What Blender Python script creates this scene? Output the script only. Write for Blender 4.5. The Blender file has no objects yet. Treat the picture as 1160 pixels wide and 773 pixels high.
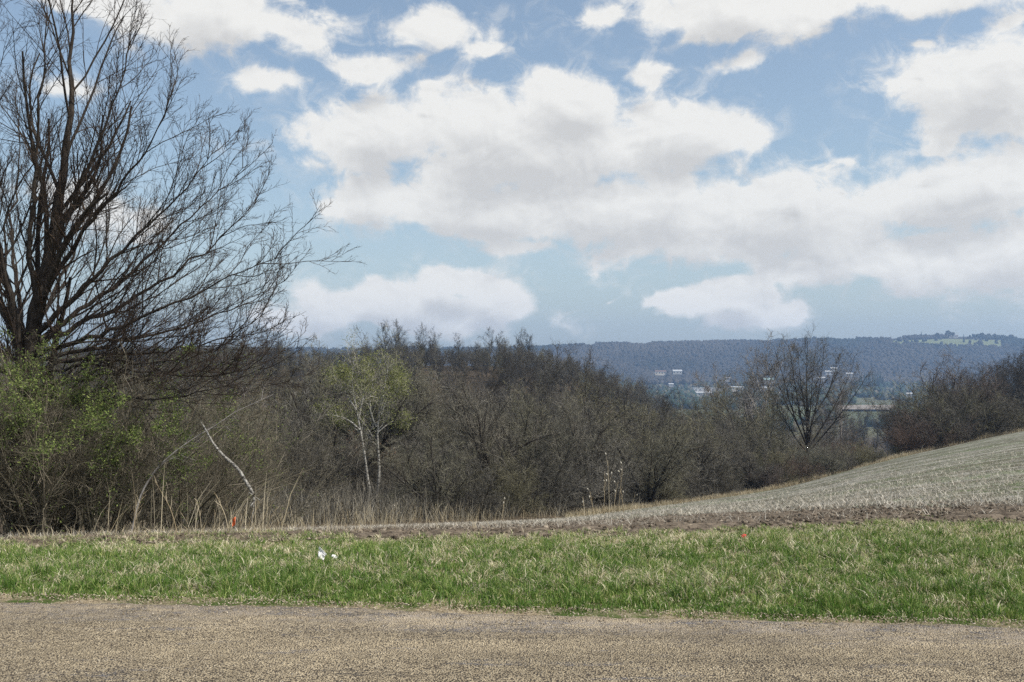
import bpy, math, random
import numpy as np
from mathutils import Vector
random.seed(5)
RG = np.random.default_rng(7)
C = bpy.context.scene.collection
F = 1114.0; CX = 580.0; HR = 415.0; EYE = 1.6

def P(px, row, d):
    """point seen at a place of the photograph, at distance d"""
    return np.array([d*(px-CX)/F, d, EYE + d*(HR-row)/F])

# ------------------------------------------------------------------ numpy noise
_perm = RG.random((256, 256))
def vnoise(x, y):
    xi = np.floor(x).astype(int); yi = np.floor(y).astype(int)
    fx = x-xi; fy = y-yi
    fx = fx*fx*(3-2*fx); fy = fy*fy*(3-2*fy)
    g = lambda a, b: _perm[a & 255, b & 255]
    return (g(xi, yi)*(1-fx)+g(xi+1, yi)*fx)*(1-fy) + (g(xi, yi+1)*(1-fx)+g(xi+1, yi+1)*fx)*fy
def fbm(x, y, o=4):
    s = 0; a = .5; t = 0
    for i in range(o):
        s = s + a*vnoise(x+17.3*i, y+9.1*i); t += a; a *= .5; x = x*2.03; y = y*2.03
    return s/t
def sstep(a, b, x):
    t = np.clip((x-a)/(b-a), 0, 1); return t*t*(3-2*t)

# ------------------------------------------------------------------ terrain heights
D0 = 10.3
UK = np.array([-.75, -.5, -.25, .05, .27, .377, .52, .75])
US = np.linspace(-.8, .8, 161)
def smooth(a, n=9):
    k = np.hanning(n+2)[1:-1]; k /= k.sum()
    return np.convolve(np.pad(a, n//2, mode='edge'), k, mode='valid')
def tab(vals, n=13, xs=UK): return smooth(np.interp(US, xs, vals), n)
DE = tab([20, 20, 22, 40, 75, 90, 100, 105])                       # far edge of the field
ROWE = tab([608, 606, 602, 588, 555, 522, 487, 455])
ROWS = tab([614, 612, 604, 599, 592, 588, 583, 578])
Z0T = EYE - D0*(ROWS-HR)/F
ZET = EYE - DE*(ROWE-HR)/F
ZH = tab([2.2, 2.4, 2.4, 2.2, 1.2, -6.5, -11, -20, -24, -23, -14, -9], 5,
         [-.75, -.4, -.2, .0, .05, .1, .143, .2, .3, .44, .52, .75])
ZM = tab([-9, -10, -11, -12, -14, -14, -12, -10])
RIDR = tab([392, 392, 391, 389, 386, 384, 382, 379, 376, 378, 378], 3,
           [-.75, -.3, 0, .045, .1, .25, .3, .38, .45, .52, .75])
ZR = EYE + 2700*(HR-RIDR)/F - 9
DG = np.geomspace(3, 12000, 500)
TAB = np.zeros((len(US), len(DG)))
for i in range(len(US)):
    D = DE[i]; ze = ZET[i]; zr = ZR[i]
    right = sstep(.28, .36, US[i]) * (1-sstep(.46, .52, US[i]))
    a = max(D+25, 66)
    kd = [D0, D, a, 135, 250, 420, 750, 1850, 2150, 2700, 2900, 4500, 12000]
    kz = [Z0T[i], ze, ze-.085*(a-D), ZM[i]*(1-right)+(-19)*right, ZH[i], ZH[i]-12, -45, -45, -22, zr, zr+1, zr-8, zr-8]
    z = np.interp(DG, kd, kz)
    zs = smooth(z, 9)
    w = sstep(D*1.0, D*1.25, DG)
    TAB[i] = z*(1-w) + zs*w
LDG = np.log(DG)
def ground_z(x, y):
    x = np.asarray(x, float); y = np.asarray(y, float)
    u = np.clip(x/np.maximum(y, 4.0), -.79, .79)
    yy = np.clip(y, 3.01, 11900)
    fu = (u-US[0])/(US[1]-US[0]); iu = np.clip(fu.astype(int), 0, len(US)-2); fu = fu-iu
    fd = (np.log(yy)-LDG[0])/(LDG[1]-LDG[0]); idd = np.clip(fd.astype(int), 0, len(DG)-2); fd = fd-idd
    z = (TAB[iu, idd]*(1-fd)+TAB[iu, idd+1]*fd)*(1-fu) + (TAB[iu+1, idd]*(1-fd)+TAB[iu+1, idd+1]*fd)*fu
    z0 = np.interp(u, US, Z0T)
    near = z0*sstep(6.6, D0, y)
    z = np.where(y < D0, near, z)
    # relief of the far ridge and of the valley
    w = sstep(1900, 2300, y)*(1-.8*sstep(2550, 2700, y))
    z = z + w*34*(fbm(x/420+3, y/700, 3)-.5) + sstep(500, 900, y)*4*(fbm(x/130, y/130, 3)-.5)
    return z
def gz(x, y): return float(ground_z(np.array([x]), np.array([y]))[0])
def edge_y(x): return 6.40 - .95*np.tanh(.124*np.asarray(x, float))
def de(u): return float(np.interp(u, US, DE))

# ------------------------------------------------------------------ mesh helpers
class MB:
    def __init__(s): s.v = []; s.n = 0; s.loops = []; s.cnt = []; s.a = []
    def add(s, v, f, tone=None):
        v = np.asarray(v, float).reshape(-1, 3); f = np.asarray(f, int)
        s.loops.append((f+s.n).ravel()); s.cnt.append(np.full(len(f), f.shape[1])); s.v.append(v); s.n += len(v)
        s.a.append(np.full(len(v), .5) if tone is None else np.broadcast_to(np.asarray(tone, float), (len(v),)).copy())
        return s
    def build(s, name, mat, parent=None, smooth_=True, mesh_only=False):
        v = np.concatenate(s.v); L = np.concatenate(s.loops); c = np.concatenate(s.cnt)
        m = bpy.data.meshes.new(name)
        m.vertices.add(len(v)); m.vertices.foreach_set('co', v.astype(np.float32).ravel())
        m.loops.add(len(L)); m.loops.foreach_set('vertex_index', L.astype(np.int32))
        m.polygons.add(len(c)); st = np.concatenate([[0], np.cumsum(c)[:-1]])
        m.polygons.foreach_set('loop_start', st.astype(np.int32)); m.polygons.foreach_set('loop_total', c.astype(np.int32))
        m.polygons.foreach_set('use_smooth', np.full(len(c), bool(smooth_)))
        at = m.attributes.new('tone', 'FLOAT', 'POINT'); at.data.foreach_set('value', np.concatenate(s.a).astype(np.float32))
        m.materials.append(mat); m.update(calc_edges=True); m.validate()
        o = bpy.data.objects.new(name, m); C.objects.link(o)
        if parent: o.parent = parent
        return o
def tag(o, label=None, cat=None, group=None, kind=None):
    if label: o['label'] = label
    if cat: o['category'] = cat
    if group: o['group'] = group
    if kind: o['kind'] = kind
    return o
def empty(name, loc, label=None, cat=None, group=None):
    o = bpy.data.objects.new(name, None); C.objects.link(o); o.location = [float(q) for q in loc]; o.empty_display_size = .2
    return tag(o, label, cat, group)
def nrm(a): return a/np.maximum(np.linalg.norm(a, axis=-1, keepdims=True), 1e-9)
def tube(mb, pts, rad, sides=3, tone=None):
    pts = np.asarray(pts, float); rad = np.asarray(rad, float)
    if pts.ndim == 2: pts = pts[None]; rad = rad[None]
    N, K, _ = pts.shape
    T = nrm(np.gradient(pts, axis=1))
    ref = nrm(RG.normal(size=(N, 1, 3))*.3 + np.array([.9, .3, .15]))
    m = nrm(T.mean(axis=1, keepdims=True))
    alt = np.abs((m*ref).sum(-1, keepdims=True)) > .85
    ref = np.where(alt, np.array([-.2, .3, .95]), ref)
    A = nrm(np.cross(T, np.broadcast_to(ref, T.shape))); B = np.cross(T, A)
    an = np.arange(sides)*2*math.pi/sides
    ring = A[:, :, None]*np.cos(an)[:, None]+B[:, :, None]*np.sin(an)[:, None]
    v = pts[:, :, None]+ring*rad[:, :, None, None]
    k = np.arange(K-1)[:, None]; s_ = np.arange(sides)[None]; s2 = (s_+1) % sides
    f = np.stack([k*sides+s_, k*sides+s2, (k+1)*sides+s2, (k+1)*sides+s_], -1).reshape(-1, 4)
    f = (np.arange(N)[:, None, None]*K*sides + f[None]).reshape(-1, 4)
    if tone is None: tone = RG.random(N)
    mb.add(v.reshape(-1, 3), f, np.repeat(np.broadcast_to(tone, (N,)), K*sides))
    return mb
def blades(mb, root, h, w, az, lean, curl=.5, tone=None, flat=None):
    """grass blades: root (N,3), height, width, lean azimuth, lean"""
    N = len(root); d = np.stack([np.cos(az), np.sin(az), np.zeros(N)], -1)
    fa = RG.random(N)*6.28 if flat is None else flat
    s = np.stack([np.cos(fa), np.sin(fa), np.zeros(N)], -1)
    up = np.array([0, 0, 1.0])
    def at(t):
        ang = lean*(.4+curl*t*1.3)
        return root + d*(h*t*np.sin(ang))[:, None] + up*(h*t*np.cos(ang))[:, None]
    m = at(.55); t = at(1.0); W = (w/2)[:, None]
    v = np.stack([root-s*W, root+s*W, m+s*W*.8, m-s*W*.8, t], 1).reshape(-1, 3)
    b = np.arange(N)[:, None]*5
    tn = np.repeat(tone if tone is not None else RG.random(N), 5)
    i0 = mb.n
    mb.add(v, b+np.array([[0, 1, 2, 3]]), tn)
    mb.loops.append((b+np.array([[3, 2, 4]])+i0).ravel()); mb.cnt.append(np.full(N, 3))
    return mb
def leaves(mb, pos, size, tone=None):
    N = len(pos); a = nrm(RG.normal(size=(N, 3))); b = nrm(np.cross(a, RG.normal(size=(N, 3))))
    sz = (size*(.6+.8*RG.random(N)))[:, None]
    v = np.stack([pos, pos+a*sz*.5+b*sz*.28, pos+a*sz, pos+a*sz*.5-b*sz*.28], 1).reshape(-1, 3)
    mb.add(v, np.arange(N)[:, None]*4+np.arange(4)[None], np.repeat(RG.random(N) if tone is None else tone, 4))
    return mb
def box(mb, lo, hi, tone=None):
    (a, b, c), (d, e, f) = lo, hi
    v = [(a, b, c), (d, b, c), (d, e, c), (a, e, c), (a, b, f), (d, b, f), (d, e, f), (a, e, f)]
    mb.add(v, [(0, 3, 2, 1), (4, 5, 6, 7), (0, 1, 5, 4), (1, 2, 6, 5), (2, 3, 7, 6), (3, 0, 4, 7)], tone)
def grid(mb, X, Y, Z, tone=None):
    n, m = X.shape
    v = np.stack([X, Y, Z], -1).reshape(-1, 3)
    i = (np.arange(n-1)[:, None]*m+np.arange(m-1)[None]).ravel()
    mb.add(v, np.stack([i, i+1, i+m+1, i+m], -1), None if tone is None else tone.ravel())
# ------------------------------------------------------------------ branching growth
def walk(P0, D0_, L, K, up, noise, K0=None, droop=0):
    N = len(P0); pts = np.zeros((N, K, 3)); pts[:, 0] = P0; d = nrm(D0_)
    st = (L/(K-1))[:, None]
    for k in range(1, K):
        d = nrm(d + np.array([0, 0, up]) + RG.normal(size=(N, 3))*noise)
        pts[:, k] = pts[:, k-1]+d*st
    return pts
def spawn(pts, rad, L, c):
    N, K, _ = pts.shape; n = c['n']
    t = c['t0'] + (c.get('t1', .98)-c['t0'])*((np.arange(n)[None]+RG.random((N, n)))/n)
    keep = RG.random((N, n)) < c.get('keep', 1.0)
    f = t*(K-1); i = np.clip(f.astype(int), 0, K-2); f = f-i
    r_ = np.arange(N)[:, None]
    p = pts[r_, i]*(1-f)[..., None]+pts[r_, i+1]*f[..., None]
    T = nrm(pts[r_, i+1]-pts[r_, i]); R = rad[r_, i]*(1-f)+rad[r_, i+1]*f
    q = nrm(np.cross(T, RG.normal(size=T.shape)))
    q = nrm(q + np.array([0, 0, c.get('ub', 0)]))
    a = np.radians(c['ang'][0]+(c['ang'][1]-c['ang'][0])*RG.random((N, n)))
    d = nrm(T*np.cos(a)[..., None]+q*np.sin(a)[..., None])
    ln = L[:, None]*c['len']*(1-c.get('sh', .5)*(t-c['t0'])/(1-c['t0']+1e-6))*(.65+.7*RG.random((N, n)))
    rr = np.maximum(R*c['rr'], c.get('rmin', .002))
    k = keep.ravel()
    return p.reshape(-1, 3)[k], d.reshape(-1, 3)[k], ln.ravel()[k], rr.ravel()[k]
def grow(pts, rad, L, cfgs):
    """returns levels [(pts, rad)] starting with the given stems"""
    lev = [(pts, rad)]
    for c in cfgs:
        p, d, ln, r = spawn(lev[-1][0], lev[-1][1], L, c)
        pp = walk(p, d, ln, c['K'], c['up'], c['noise'])
        tt = np.linspace(0, 1, c['K'])[None]
        rr = r[:, None]*(1-tt*(1-c.get('tip', .35)))
        lev.append((pp, rr)); L = ln
    return lev
def stems(base, dirs, L, r, K, up, noise, tip=.35):
    base = np.asarray(base, float); dirs = nrm(np.asarray(dirs, float)); L = np.asarray(L, float); r = np.asarray(r, float)
    pp = walk(base, dirs, L, K, up, noise)
    tt = np.linspace(0, 1, K)[None]
    return pp, r[:, None]*(1-tt*(1-tip)), L
def resample(poly, K):
    poly = np.asarray(poly, float); s = np.concatenate([[0], np.cumsum(np.linalg.norm(np.diff(poly, axis=0), axis=1))])
    t = np.linspace(0, s[-1], K)
    o = np.stack([np.interp(t, s, poly[:, i]) for i in range(3)], -1)
    for _ in range(2): o[1:-1] = (o[:-2]+2*o[1:-1]+o[2:])/4
    return o, s[-1]

# ------------------------------------------------------------------ materials
def newmat(name):
    m = bpy.data.materials.new(name); m.use_nodes = True; nt = m.node_tree; nt.nodes.clear()
    out = nt.nodes.new('ShaderNodeOutputMaterial'); return m, nt, out
class N_:
    def __init__(s, nt): s.nt = nt
    def put(s, sock, v):
        if isinstance(v, bpy.types.NodeSocket): s.nt.links.new(v, sock)
        else: sock.default_value = v
    def new(s, t, **k):
        n = s.nt.nodes.new(t)
        for a, b in k.items(): setattr(n, a, b)
        return n
    def math(s, op, a, b=None, c=None, clamp=False):
        n = s.new('ShaderNodeMath', operation=op, use_clamp=clamp); s.put(n.inputs[0], a)
        if b is not None: s.put(n.inputs[1], b)
        if c is not None: s.put(n.inputs[2], c)
        return n.outputs[0]
    def vm(s, op, a, b=None):
        n = s.new('ShaderNodeVectorMath', operation=op); s.put(n.inputs[0], a)
        if b is not None: s.put(n.inputs[1], b)
        return n.outputs['Value'] if op in ('LENGTH', 'DOT_PRODUCT', 'DISTANCE') else n.outputs[0]
    def mr(s, v, a, b, c=0., d=1., sm=True):
        n = s.new('ShaderNodeMapRange', interpolation_type='SMOOTHSTEP' if sm else 'LINEAR')
        s.put(n.inputs[0], v)
        for i, q in enumerate((a, b, c, d)): s.put(n.inputs[i+1], q)
        return n.outputs[0]
    def mix(s, f, a, b, mode='MIX'):
        n = s.new('ShaderNodeMix', data_type='RGBA', blend_type=mode); s.put(n.inputs[0], f)
        s.put(n.inputs[6], rgba(a)); s.put(n.inputs[7], rgba(b)); return n.outputs[2]
    def noise(s, vec, scale, detail=4, rough=.55, dim='3D', dist=0.):
        n = s.new('ShaderNodeTexNoise', noise_dimensions=dim); s.put(n.inputs['Vector'], vec)
        n.inputs['Scale'].default_value = scale; n.inputs['Detail'].default_value = detail
        n.inputs['Roughness'].default_value = rough; n.inputs['Distortion'].default_value = dist
        return n.outputs[0]
    def ramp(s, v, stops):
        n = s.new('ShaderNodeValToRGB'); s.put(n.inputs[0], v); e = n.color_ramp.elements
        while len(e) < len(stops): e.new(.5)
        for q, (p, c) in zip(e, stops): q.position = p; q.color = rgba(c)
        return n.outputs[0]
    def attr(s, name='tone'):
        return s.new('ShaderNodeAttribute', attribute_name=name).outputs['Fac']
    def bsdf(s, col, rough=.9, spec=.2, bump=None, bd=.01, bs=.5):
        n = s.new('ShaderNodeBsdfPrincipled'); s.put(n.inputs['Base Color'], rgba(col)); s.put(n.inputs['Roughness'], rough)
        s.put(n.inputs['Specular IOR Level'], spec)
        if bump is not None:
            b = s.new('ShaderNodeBump'); b.inputs['Distance'].default_value = bd; b.inputs['Strength'].default_value = bs
            s.put(b.inputs['Height'], bump); s.nt.links.new(b.outputs[0], n.inputs['Normal'])
        return n
def rgba(c):
    if isinstance(c, bpy.types.NodeSocket): return c
    return (c[0], c[1], c[2], 1.0) if len(c) == 3 else c

def mat_stops(name, stops, objrand=0.0, rough=.9, spec=.15, trans=0., nscale=None, namp=.3):
    """colour from the per-piece tone attribute; slight difference between individuals"""
    m, nt, out = newmat(name); n = N_(nt)
    v = n.attr()
    if nscale:
        tc = n.new('ShaderNodeNewGeometry').outputs['Position']
        q = n.noise(tc, nscale, 5); v = n.math('ADD', v, n.math('MULTIPLY', n.math('SUBTRACT', q, .5), namp*2), clamp=True)
    col = n.ramp(v, stops)
    if objrand:
        r = n.new('ShaderNodeObjectInfo').outputs['Random']
        hs = n.new('ShaderNodeHueSaturation'); n.put(hs.inputs['Color'], col)
        n.put(hs.inputs['Value'], n.mr(r, 0, 1, 1-objrand, 1+objrand, False))
        r2 = n.math('FRACT', n.math('MULTIPLY', r, 7.31)); n.put(hs.inputs['Saturation'], n.mr(r2, 0, 1, .75, 1.35, False))
        col = hs.outputs[0]
    b = n.bsdf(col, rough, spec)
    if trans:
        t = n.new('ShaderNodeBsdfTranslucent'); n.put(t.inputs[0], col)
        mx = n.new('ShaderNodeMixShader'); mx.inputs[0].default_value = trans
        nt.links.new(b.outputs[0], mx.inputs[1]); nt.links.new(t.outputs[0], mx.inputs[2]); nt.links.new(mx.outputs[0], out.inputs[0])
    else: nt.links.new(b.outputs[0], out.inputs[0])
    return m
def mat_bark(name, a, b, scale=30, objrand=0., bands=None, bs=3.2):
    m, nt, out = newmat(name); n = N_(nt)
    tc = n.new('ShaderNodeTexCoord').outputs['Object']
    mp = n.new('ShaderNodeMapping'); n.put(mp.inputs[0], tc); mp.inputs['Scale'].default_value = (1, 1, .25)
    q = n.noise(mp.outputs[0], scale, 6, .65)
    col = n.mix(n.mr(q, .35, .65), a, b)
    if bands is not None:
        mp2 = n.new('ShaderNodeMapping'); n.put(mp2.inputs[0], tc); mp2.inputs['Scale'].default_value = (1.2, 1.2, 4)
        q2 = n.noise(mp2.outputs[0], bs, 4, .7)
        col = n.mix(n.mr(q2, .50, .58), col, bands)
    if objrand:
        r = n.new('ShaderNodeObjectInfo').outputs['Random']
        hs = n.new('ShaderNodeHueSaturation'); n.put(hs.inputs['Color'], col); n.put(hs.inputs['Value'], n.mr(r, 0, 1, 1-objrand, 1+objrand, False)); col = hs.outputs[0]
    bb = n.bsdf(col, .9, .15, q, .02, .6)
    nt.links.new(bb.outputs[0], out.inputs[0]); return m
def mat_plain(name, c, rough=.7, spec=.3, scale=3., amp=.15):
    m, nt, out = newmat(name); n = N_(nt)
    tc = n.new('ShaderNodeTexCoord').outputs['Object']
    q = n.noise(tc, scale, 4)
    col = n.mix(q, [x*(1-amp) for x in c], [min(1, x*(1+amp)) for x in c])
    nt.links.new(n.bsdf(col, rough, spec).outputs[0], out.inputs[0]); return m

M_bark_near = mat_bark('near_tree_bark', (.026, .022, .019), (.062, .052, .044), 25)
M_twig_near = mat_stops('near_tree_twigs', [(0, (.028, .022, .020)), (.7, (.048, .037, .032)), (1, (.10, .072, .052))])
M_bark_dark = mat_bark('dark_bark', (.018, .015, .013), (.045, .038, .032), 12, .2)
M_bark_grey = mat_bark('grey_bark', (.035, .031, .027), (.085, .077, .068), 10, .3)
M_twig_wood = mat_stops('wood_twigs', [(0, (.026, .025, .023)), (.5, (.092, .087, .076)), (1, (.27, .255, .222))], .28)
M_twig_olive = mat_stops('olive_twigs', [(0, (.036, .034, .026)), (.5, (.115, .110, .082)), (1, (.27, .258, .19))], .22)
M_twig_hill = mat_stops('hill_twigs', [(0, (.028, .027, .026)), (.5, (.062, .058, .053)), (1, (.13, .122, .112))], .3)
M_twig_red = mat_stops('reddish_twigs', [(0, (.045, .034, .031)), (.5, (.105, .082, .071)), (1, (.2, .16, .135))], .15)
M_twig_pale = mat_stops('pale_twigs', [(0, (.10, .092, .086)), (.5, (.17, .158, .15)), (1, (.28, .265, .255))], .1)
M_bark_pale = mat_bark('pale_bark', (.22, .2, .19), (.42, .40, .38), 6)
M_birch = mat_bark('birch_bark', (.24, .235, .215), (.42, .41, .38), 14, 0, (.05, .045, .04))
M_snag = mat_bark('snapped_bark', (.15, .145, .13), (.38, .37, .345), 60, 0, (.05, .045, .04), bs=13)
M_birch_twig = mat_stops('birch_twigs', [(0, (.25, .23, .17)), (1, (.5, .48, .40))])
M_leaf_birch = mat_stops('young_birch_leaves', [(0, (.13, .145, .055)), (.6, (.21, .23, .085)), (1, (.31, .325, .14))], trans=.4)
M_leaf_shrub = mat_stops('young_shrub_leaves', [(0, (.07, .105, .035)), (.6, (.15, .20, .06)), (1, (.26, .31, .10))], trans=.35)
M_leaf_olive = mat_stops('budding_leaves', [(0, (.08, .085, .035)), (1, (.17, .18, .075))], .2, trans=.3)
M_leaf_brown = mat_stops('dead_brown_leaves', [(0, (.13, .07, .035)), (1, (.34, .20, .11))], trans=.3)
M_twig_shrub = mat_stops('shrub_stems', [(0, (.04, .037, .028)), (.6, (.12, .11, .08)), (.9, (.19, .165, .125)), (1, (.34, .30, .24))])
M_con = mat_stops('conifer_needles', [(0, (.012, .026, .016)), (1, (.04, .065, .035))], .15)
M_grass = mat_stops('verge_grass', [(0, (.045, .095, .018)), (.3, (.080, .165, .024)), (.5, (.165, .255, .050)), (.66, (.36, .39, .15)),
                                    (.75, (.44, .39, .24)), (1, (.70, .65, .50))], rough=.6, spec=.3, trans=.3)
M_dry = mat_stops('dry_grass_blades', [(0, (.17, .13, .08)), (.5, (.38, .32, .21)), (1, (.58, .52, .39))], trans=.25)
M_straw = mat_stops('stubble_straw', [(0, (.09, .072, .052)), (.4, (.27, .245, .20)), (1, (.60, .57, .51))], trans=.1)
M_weed = mat_stops('dead_weed_stalks', [(0, (.26, .2, .12)), (1, (.56, .49, .36))])
M_fluff = mat_plain('seed_fluff', (.52, .49, .42), .9, .1)

# ------------------------------------------------------------------ ground sheets
def mat_ground():
    m, nt, out = newmat('ground_soil'); n = N_(nt)
    pos = n.new('ShaderNodeNewGeometry').outputs['Position']
    sep = n.new('ShaderNodeSeparateXYZ'); n.put(sep.inputs[0], pos); y = sep.outputs[1]
    a = n.noise(pos, 1.3, 6, .6); b = n.noise(pos, 25, 5, .7)
    soil = n.mix(n.mr(b, .35, .65), (.14, .11, .07), (.36, .30, .21))
    soil = n.mix(n.mr(a, .45, .6), soil, (.055, .085, .02))
    litter = n.mix(n.mr(n.noise(pos, 3, 6, .7), .35, .65), (.030, .024, .018), (.11, .085, .058))
    c = n.mix(n.mr(y, 14, 18), soil, litter)
    # valley floor: meadows and ploughed plots, then wooded slope
    vor = n.new('ShaderNodeTexVoronoi'); n.put(vor.inputs['Vector'], pos); vor.inputs['Scale'].default_value = .006
    plots = n.ramp(n.math('FRACT', n.math('MULTIPLY', n.vm('DOT_PRODUCT', vor.outputs['Color'], (1, 1, 1)), 3.7)),
                   [(0, (.05, .07, .03)), (.5, (.09, .10, .05)), (.8, (.16, .14, .10)), (1, (.06, .08, .03))])
    c = n.mix(n.mr(y, 450, 700), c, plots)
    slope = n.mix(n.mr(n.noise(pos, .03, 6, .7), .35, .65), (.03, .027, .023), (.06, .053, .043))
    c = n.mix(n.mr(y, 1800, 1950), c, slope)
    nt.links.new(n.bsdf(c, .95, .1, b, .02, .6).outputs[0], out.inputs[0]); return m
mb = MB()
yv = np.concatenate([[-400, -150, -60, -25, -10, -4, 0], np.linspace(2, 12, 41), np.geomspace(12.4, 9500, 300)])
uv = np.sinh(np.linspace(-2.2, 2.2, 401))/np.sinh(2.2)*3
Yg = np.repeat(yv[:, None], len(uv), 1); Xg = uv[None]*(np.abs(Yg)*.9+30)
Zg = ground_z(Xg, Yg) - .006 + .02*(fbm(Xg*1.2, Yg*1.2, 3)-.5)*sstep(6.7, 8.0, Yg)
# the bed of the ground stays under the field sheet
ug = Xg/np.maximum(Yg, 4); inside = (Yg > D0+1.2)*(Yg < np.interp(ug, US, DE)+1)
Zg = Zg - .10*inside*(np.abs(ug) < .95)
grid(mb, Xg, Yg, Zg)
tag(mb.build('ground', mat_ground()), kind='structure')

def mat_road():
    m, nt, out = newmat('chip_seal'); n = N_(nt)
    pos = n.new('ShaderNodeNewGeometry').outputs['Position']
    vo = n.new('ShaderNodeTexVoronoi', feature='F1'); n.put(vo.inputs['Vector'], pos); vo.inputs['Scale'].default_value = 98; vo.inputs['Randomness'].default_value = 1
    vd = n.vm('DOT_PRODUCT', vo.outputs['Color'], (.5, .3, .2))
    stone = n.ramp(vd, [(0, (.055, .045, .036)), (.13, (.26, .21, .14)), (.38, (.46, .38, .255)), (.75, (.57, .48, .335)), (.93, (.68, .60, .46)), (1, (.6, .57, .52))])
    gap = n.mr(vo.outputs['Distance'], .42, .66)
    big = n.noise(pos, 1.1, 5, .6)
    mid = n.noise(pos, 16, 4, .6)
    # worn streaks where the dark binder shows, running along the road
    mp = n.new('ShaderNodeMapping'); n.put(mp.inputs[0], pos); mp.inputs['Scale'].default_value = (.55, 4.0, 1); mp.inputs['Rotation'].default_value = (0, 0, .087)
    st = n.noise(mp.outputs[0], 1.8, 7, .72, dist=.4)
    edge = n.attr()
    wear = n.math('ADD', n.mr(st, .555, .66), n.math('MULTIPLY', n.mr(st, .40, .54), n.math('MULTIPLY', edge, 1.0)), clamp=True)
    wear = n.math('MULTIPLY', wear, n.mr(n.noise(pos, 40, 3, .7), .40, .55))
    col = n.mix(gap, stone, (.085, .07, .053))
    col = n.mix(n.mr(mid, .62, .42, 0, .3), col, (.08, .062, .045))
    col = n.mix(n.math('MULTIPLY', wear, .8), col, n.mix(n.mr(vd, .3, .8), (.07, .072, .085), (.20, .20, .23)))
    dust = n.math('MULTIPLY', edge, n.mr(n.noise(pos, 5, 5, .65), .38, .58))
    col = n.mix(n.math('MULTIPLY', dust, .5), col, (.42, .35, .26))
    cn = n.noise(mp.outputs[0], .7, 8, .62, dist=.2)
    crk = n.math('MULTIPLY', n.mr(n.math('ABSOLUTE', n.math('SUBTRACT', cn, .5)), .007, .002), n.mr(n.noise(pos, .8, 3, .5), .50, .60))
    col = n.mix(n.math('MULTIPLY', crk, .85), col, (.045, .043, .045))
    hs = n.new('ShaderNodeHueSaturation'); n.put(hs.inputs['Color'], col); n.put(hs.inputs['Value'], n.math('MULTIPLY', n.mr(big, .3, .7, .82, 1.12, False), n.mr(n.noise(mp.outputs[0], .55, 3, .5), .35, .65, .78, 1.10, False)))
    h = n.math('SUBTRACT', n.math('MULTIPLY', vd, .8), n.math('MULTIPLY', vo.outputs['Distance'], 1.0))
    nt.links.new(n.bsdf(hs.outputs[0], .9, .2, h, .012, 1.0).outputs[0], out.inputs[0]); return m
mb = MB()
xs = np.concatenate([np.linspace(-140, -9, 40), np.linspace(-8.9, 8.9, 700), np.linspace(9, 140, 40)])
tv = np.concatenate([np.linspace(0, .8, 12), np.linspace(.82, 1, 50)])
X = np.repeat(xs[:, None], len(tv), 1)
ye = edge_y(X)+.16*(fbm(X*1.3, X*0+3, 5)-.5)+.10*(fbm(X*9, X*0+8, 3)-.5)
ya = -1.2
Y = ya+(ye-ya)*tv[None]
dist = ye-Y
Z = .012+.03*(1-((Y-2.6)/3.9)**2).clip(0) - .014*sstep(.10, 0, dist) + .004*(fbm(X*20, Y*20, 3)-.5)
grid(mb, X, Y, Z, sstep(.75, .10, dist))
tag(mb.build('road', mat_road()), kind='structure')

ico_v = []; t_ = (1+5**.5)/2
ICO = nrm(np.array([(-1, t_, 0), (1, t_, 0), (-1, -t_, 0), (1, -t_, 0), (0, -1, t_), (0, 1, t_), (0, -1, -t_), (0, 1, -t_), (t_, 0, -1), (t_, 0, 1), (-t_, 0, -1), (-t_, 0, 1)], float))
ICF = np.array([(0, 11, 5), (0, 5, 1), (0, 1, 7), (0, 7, 10), (0, 10, 11), (1, 5, 9), (5, 11, 4), (11, 10, 2), (10, 7, 6), (7, 1, 8), (3, 9, 4), (3, 4, 2), (3, 2, 6), (3, 6, 8), (3, 8, 9), (4, 9, 5), (2, 4, 11), (6, 2, 10), (8, 6, 7), (9, 8, 1)])
def blobs(mb, pos, rad, jit=.25, sz=(1, 1, 1), tone=None):
    N = len(pos); v = ICO[None]*(1+RG.uniform(-jit, jit, (N, 12, 1)))*np.asarray(rad)[:, None, None]*np.asarray(sz)
    a = RG.random(N)*6.28; ca, sa = np.cos(a)[:, None], np.sin(a)[:, None]
    v = np.stack([v[..., 0]*ca-v[..., 1]*sa, v[..., 0]*sa+v[..., 1]*ca, v[..., 2]], -1)+pos[:, None]
    mb.add(v.reshape(-1, 3), (np.arange(N)[:, None, None]*12+ICF[None]).reshape(-1, 3), np.repeat(RG.random(N) if tone is None else tone, 12))

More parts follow.
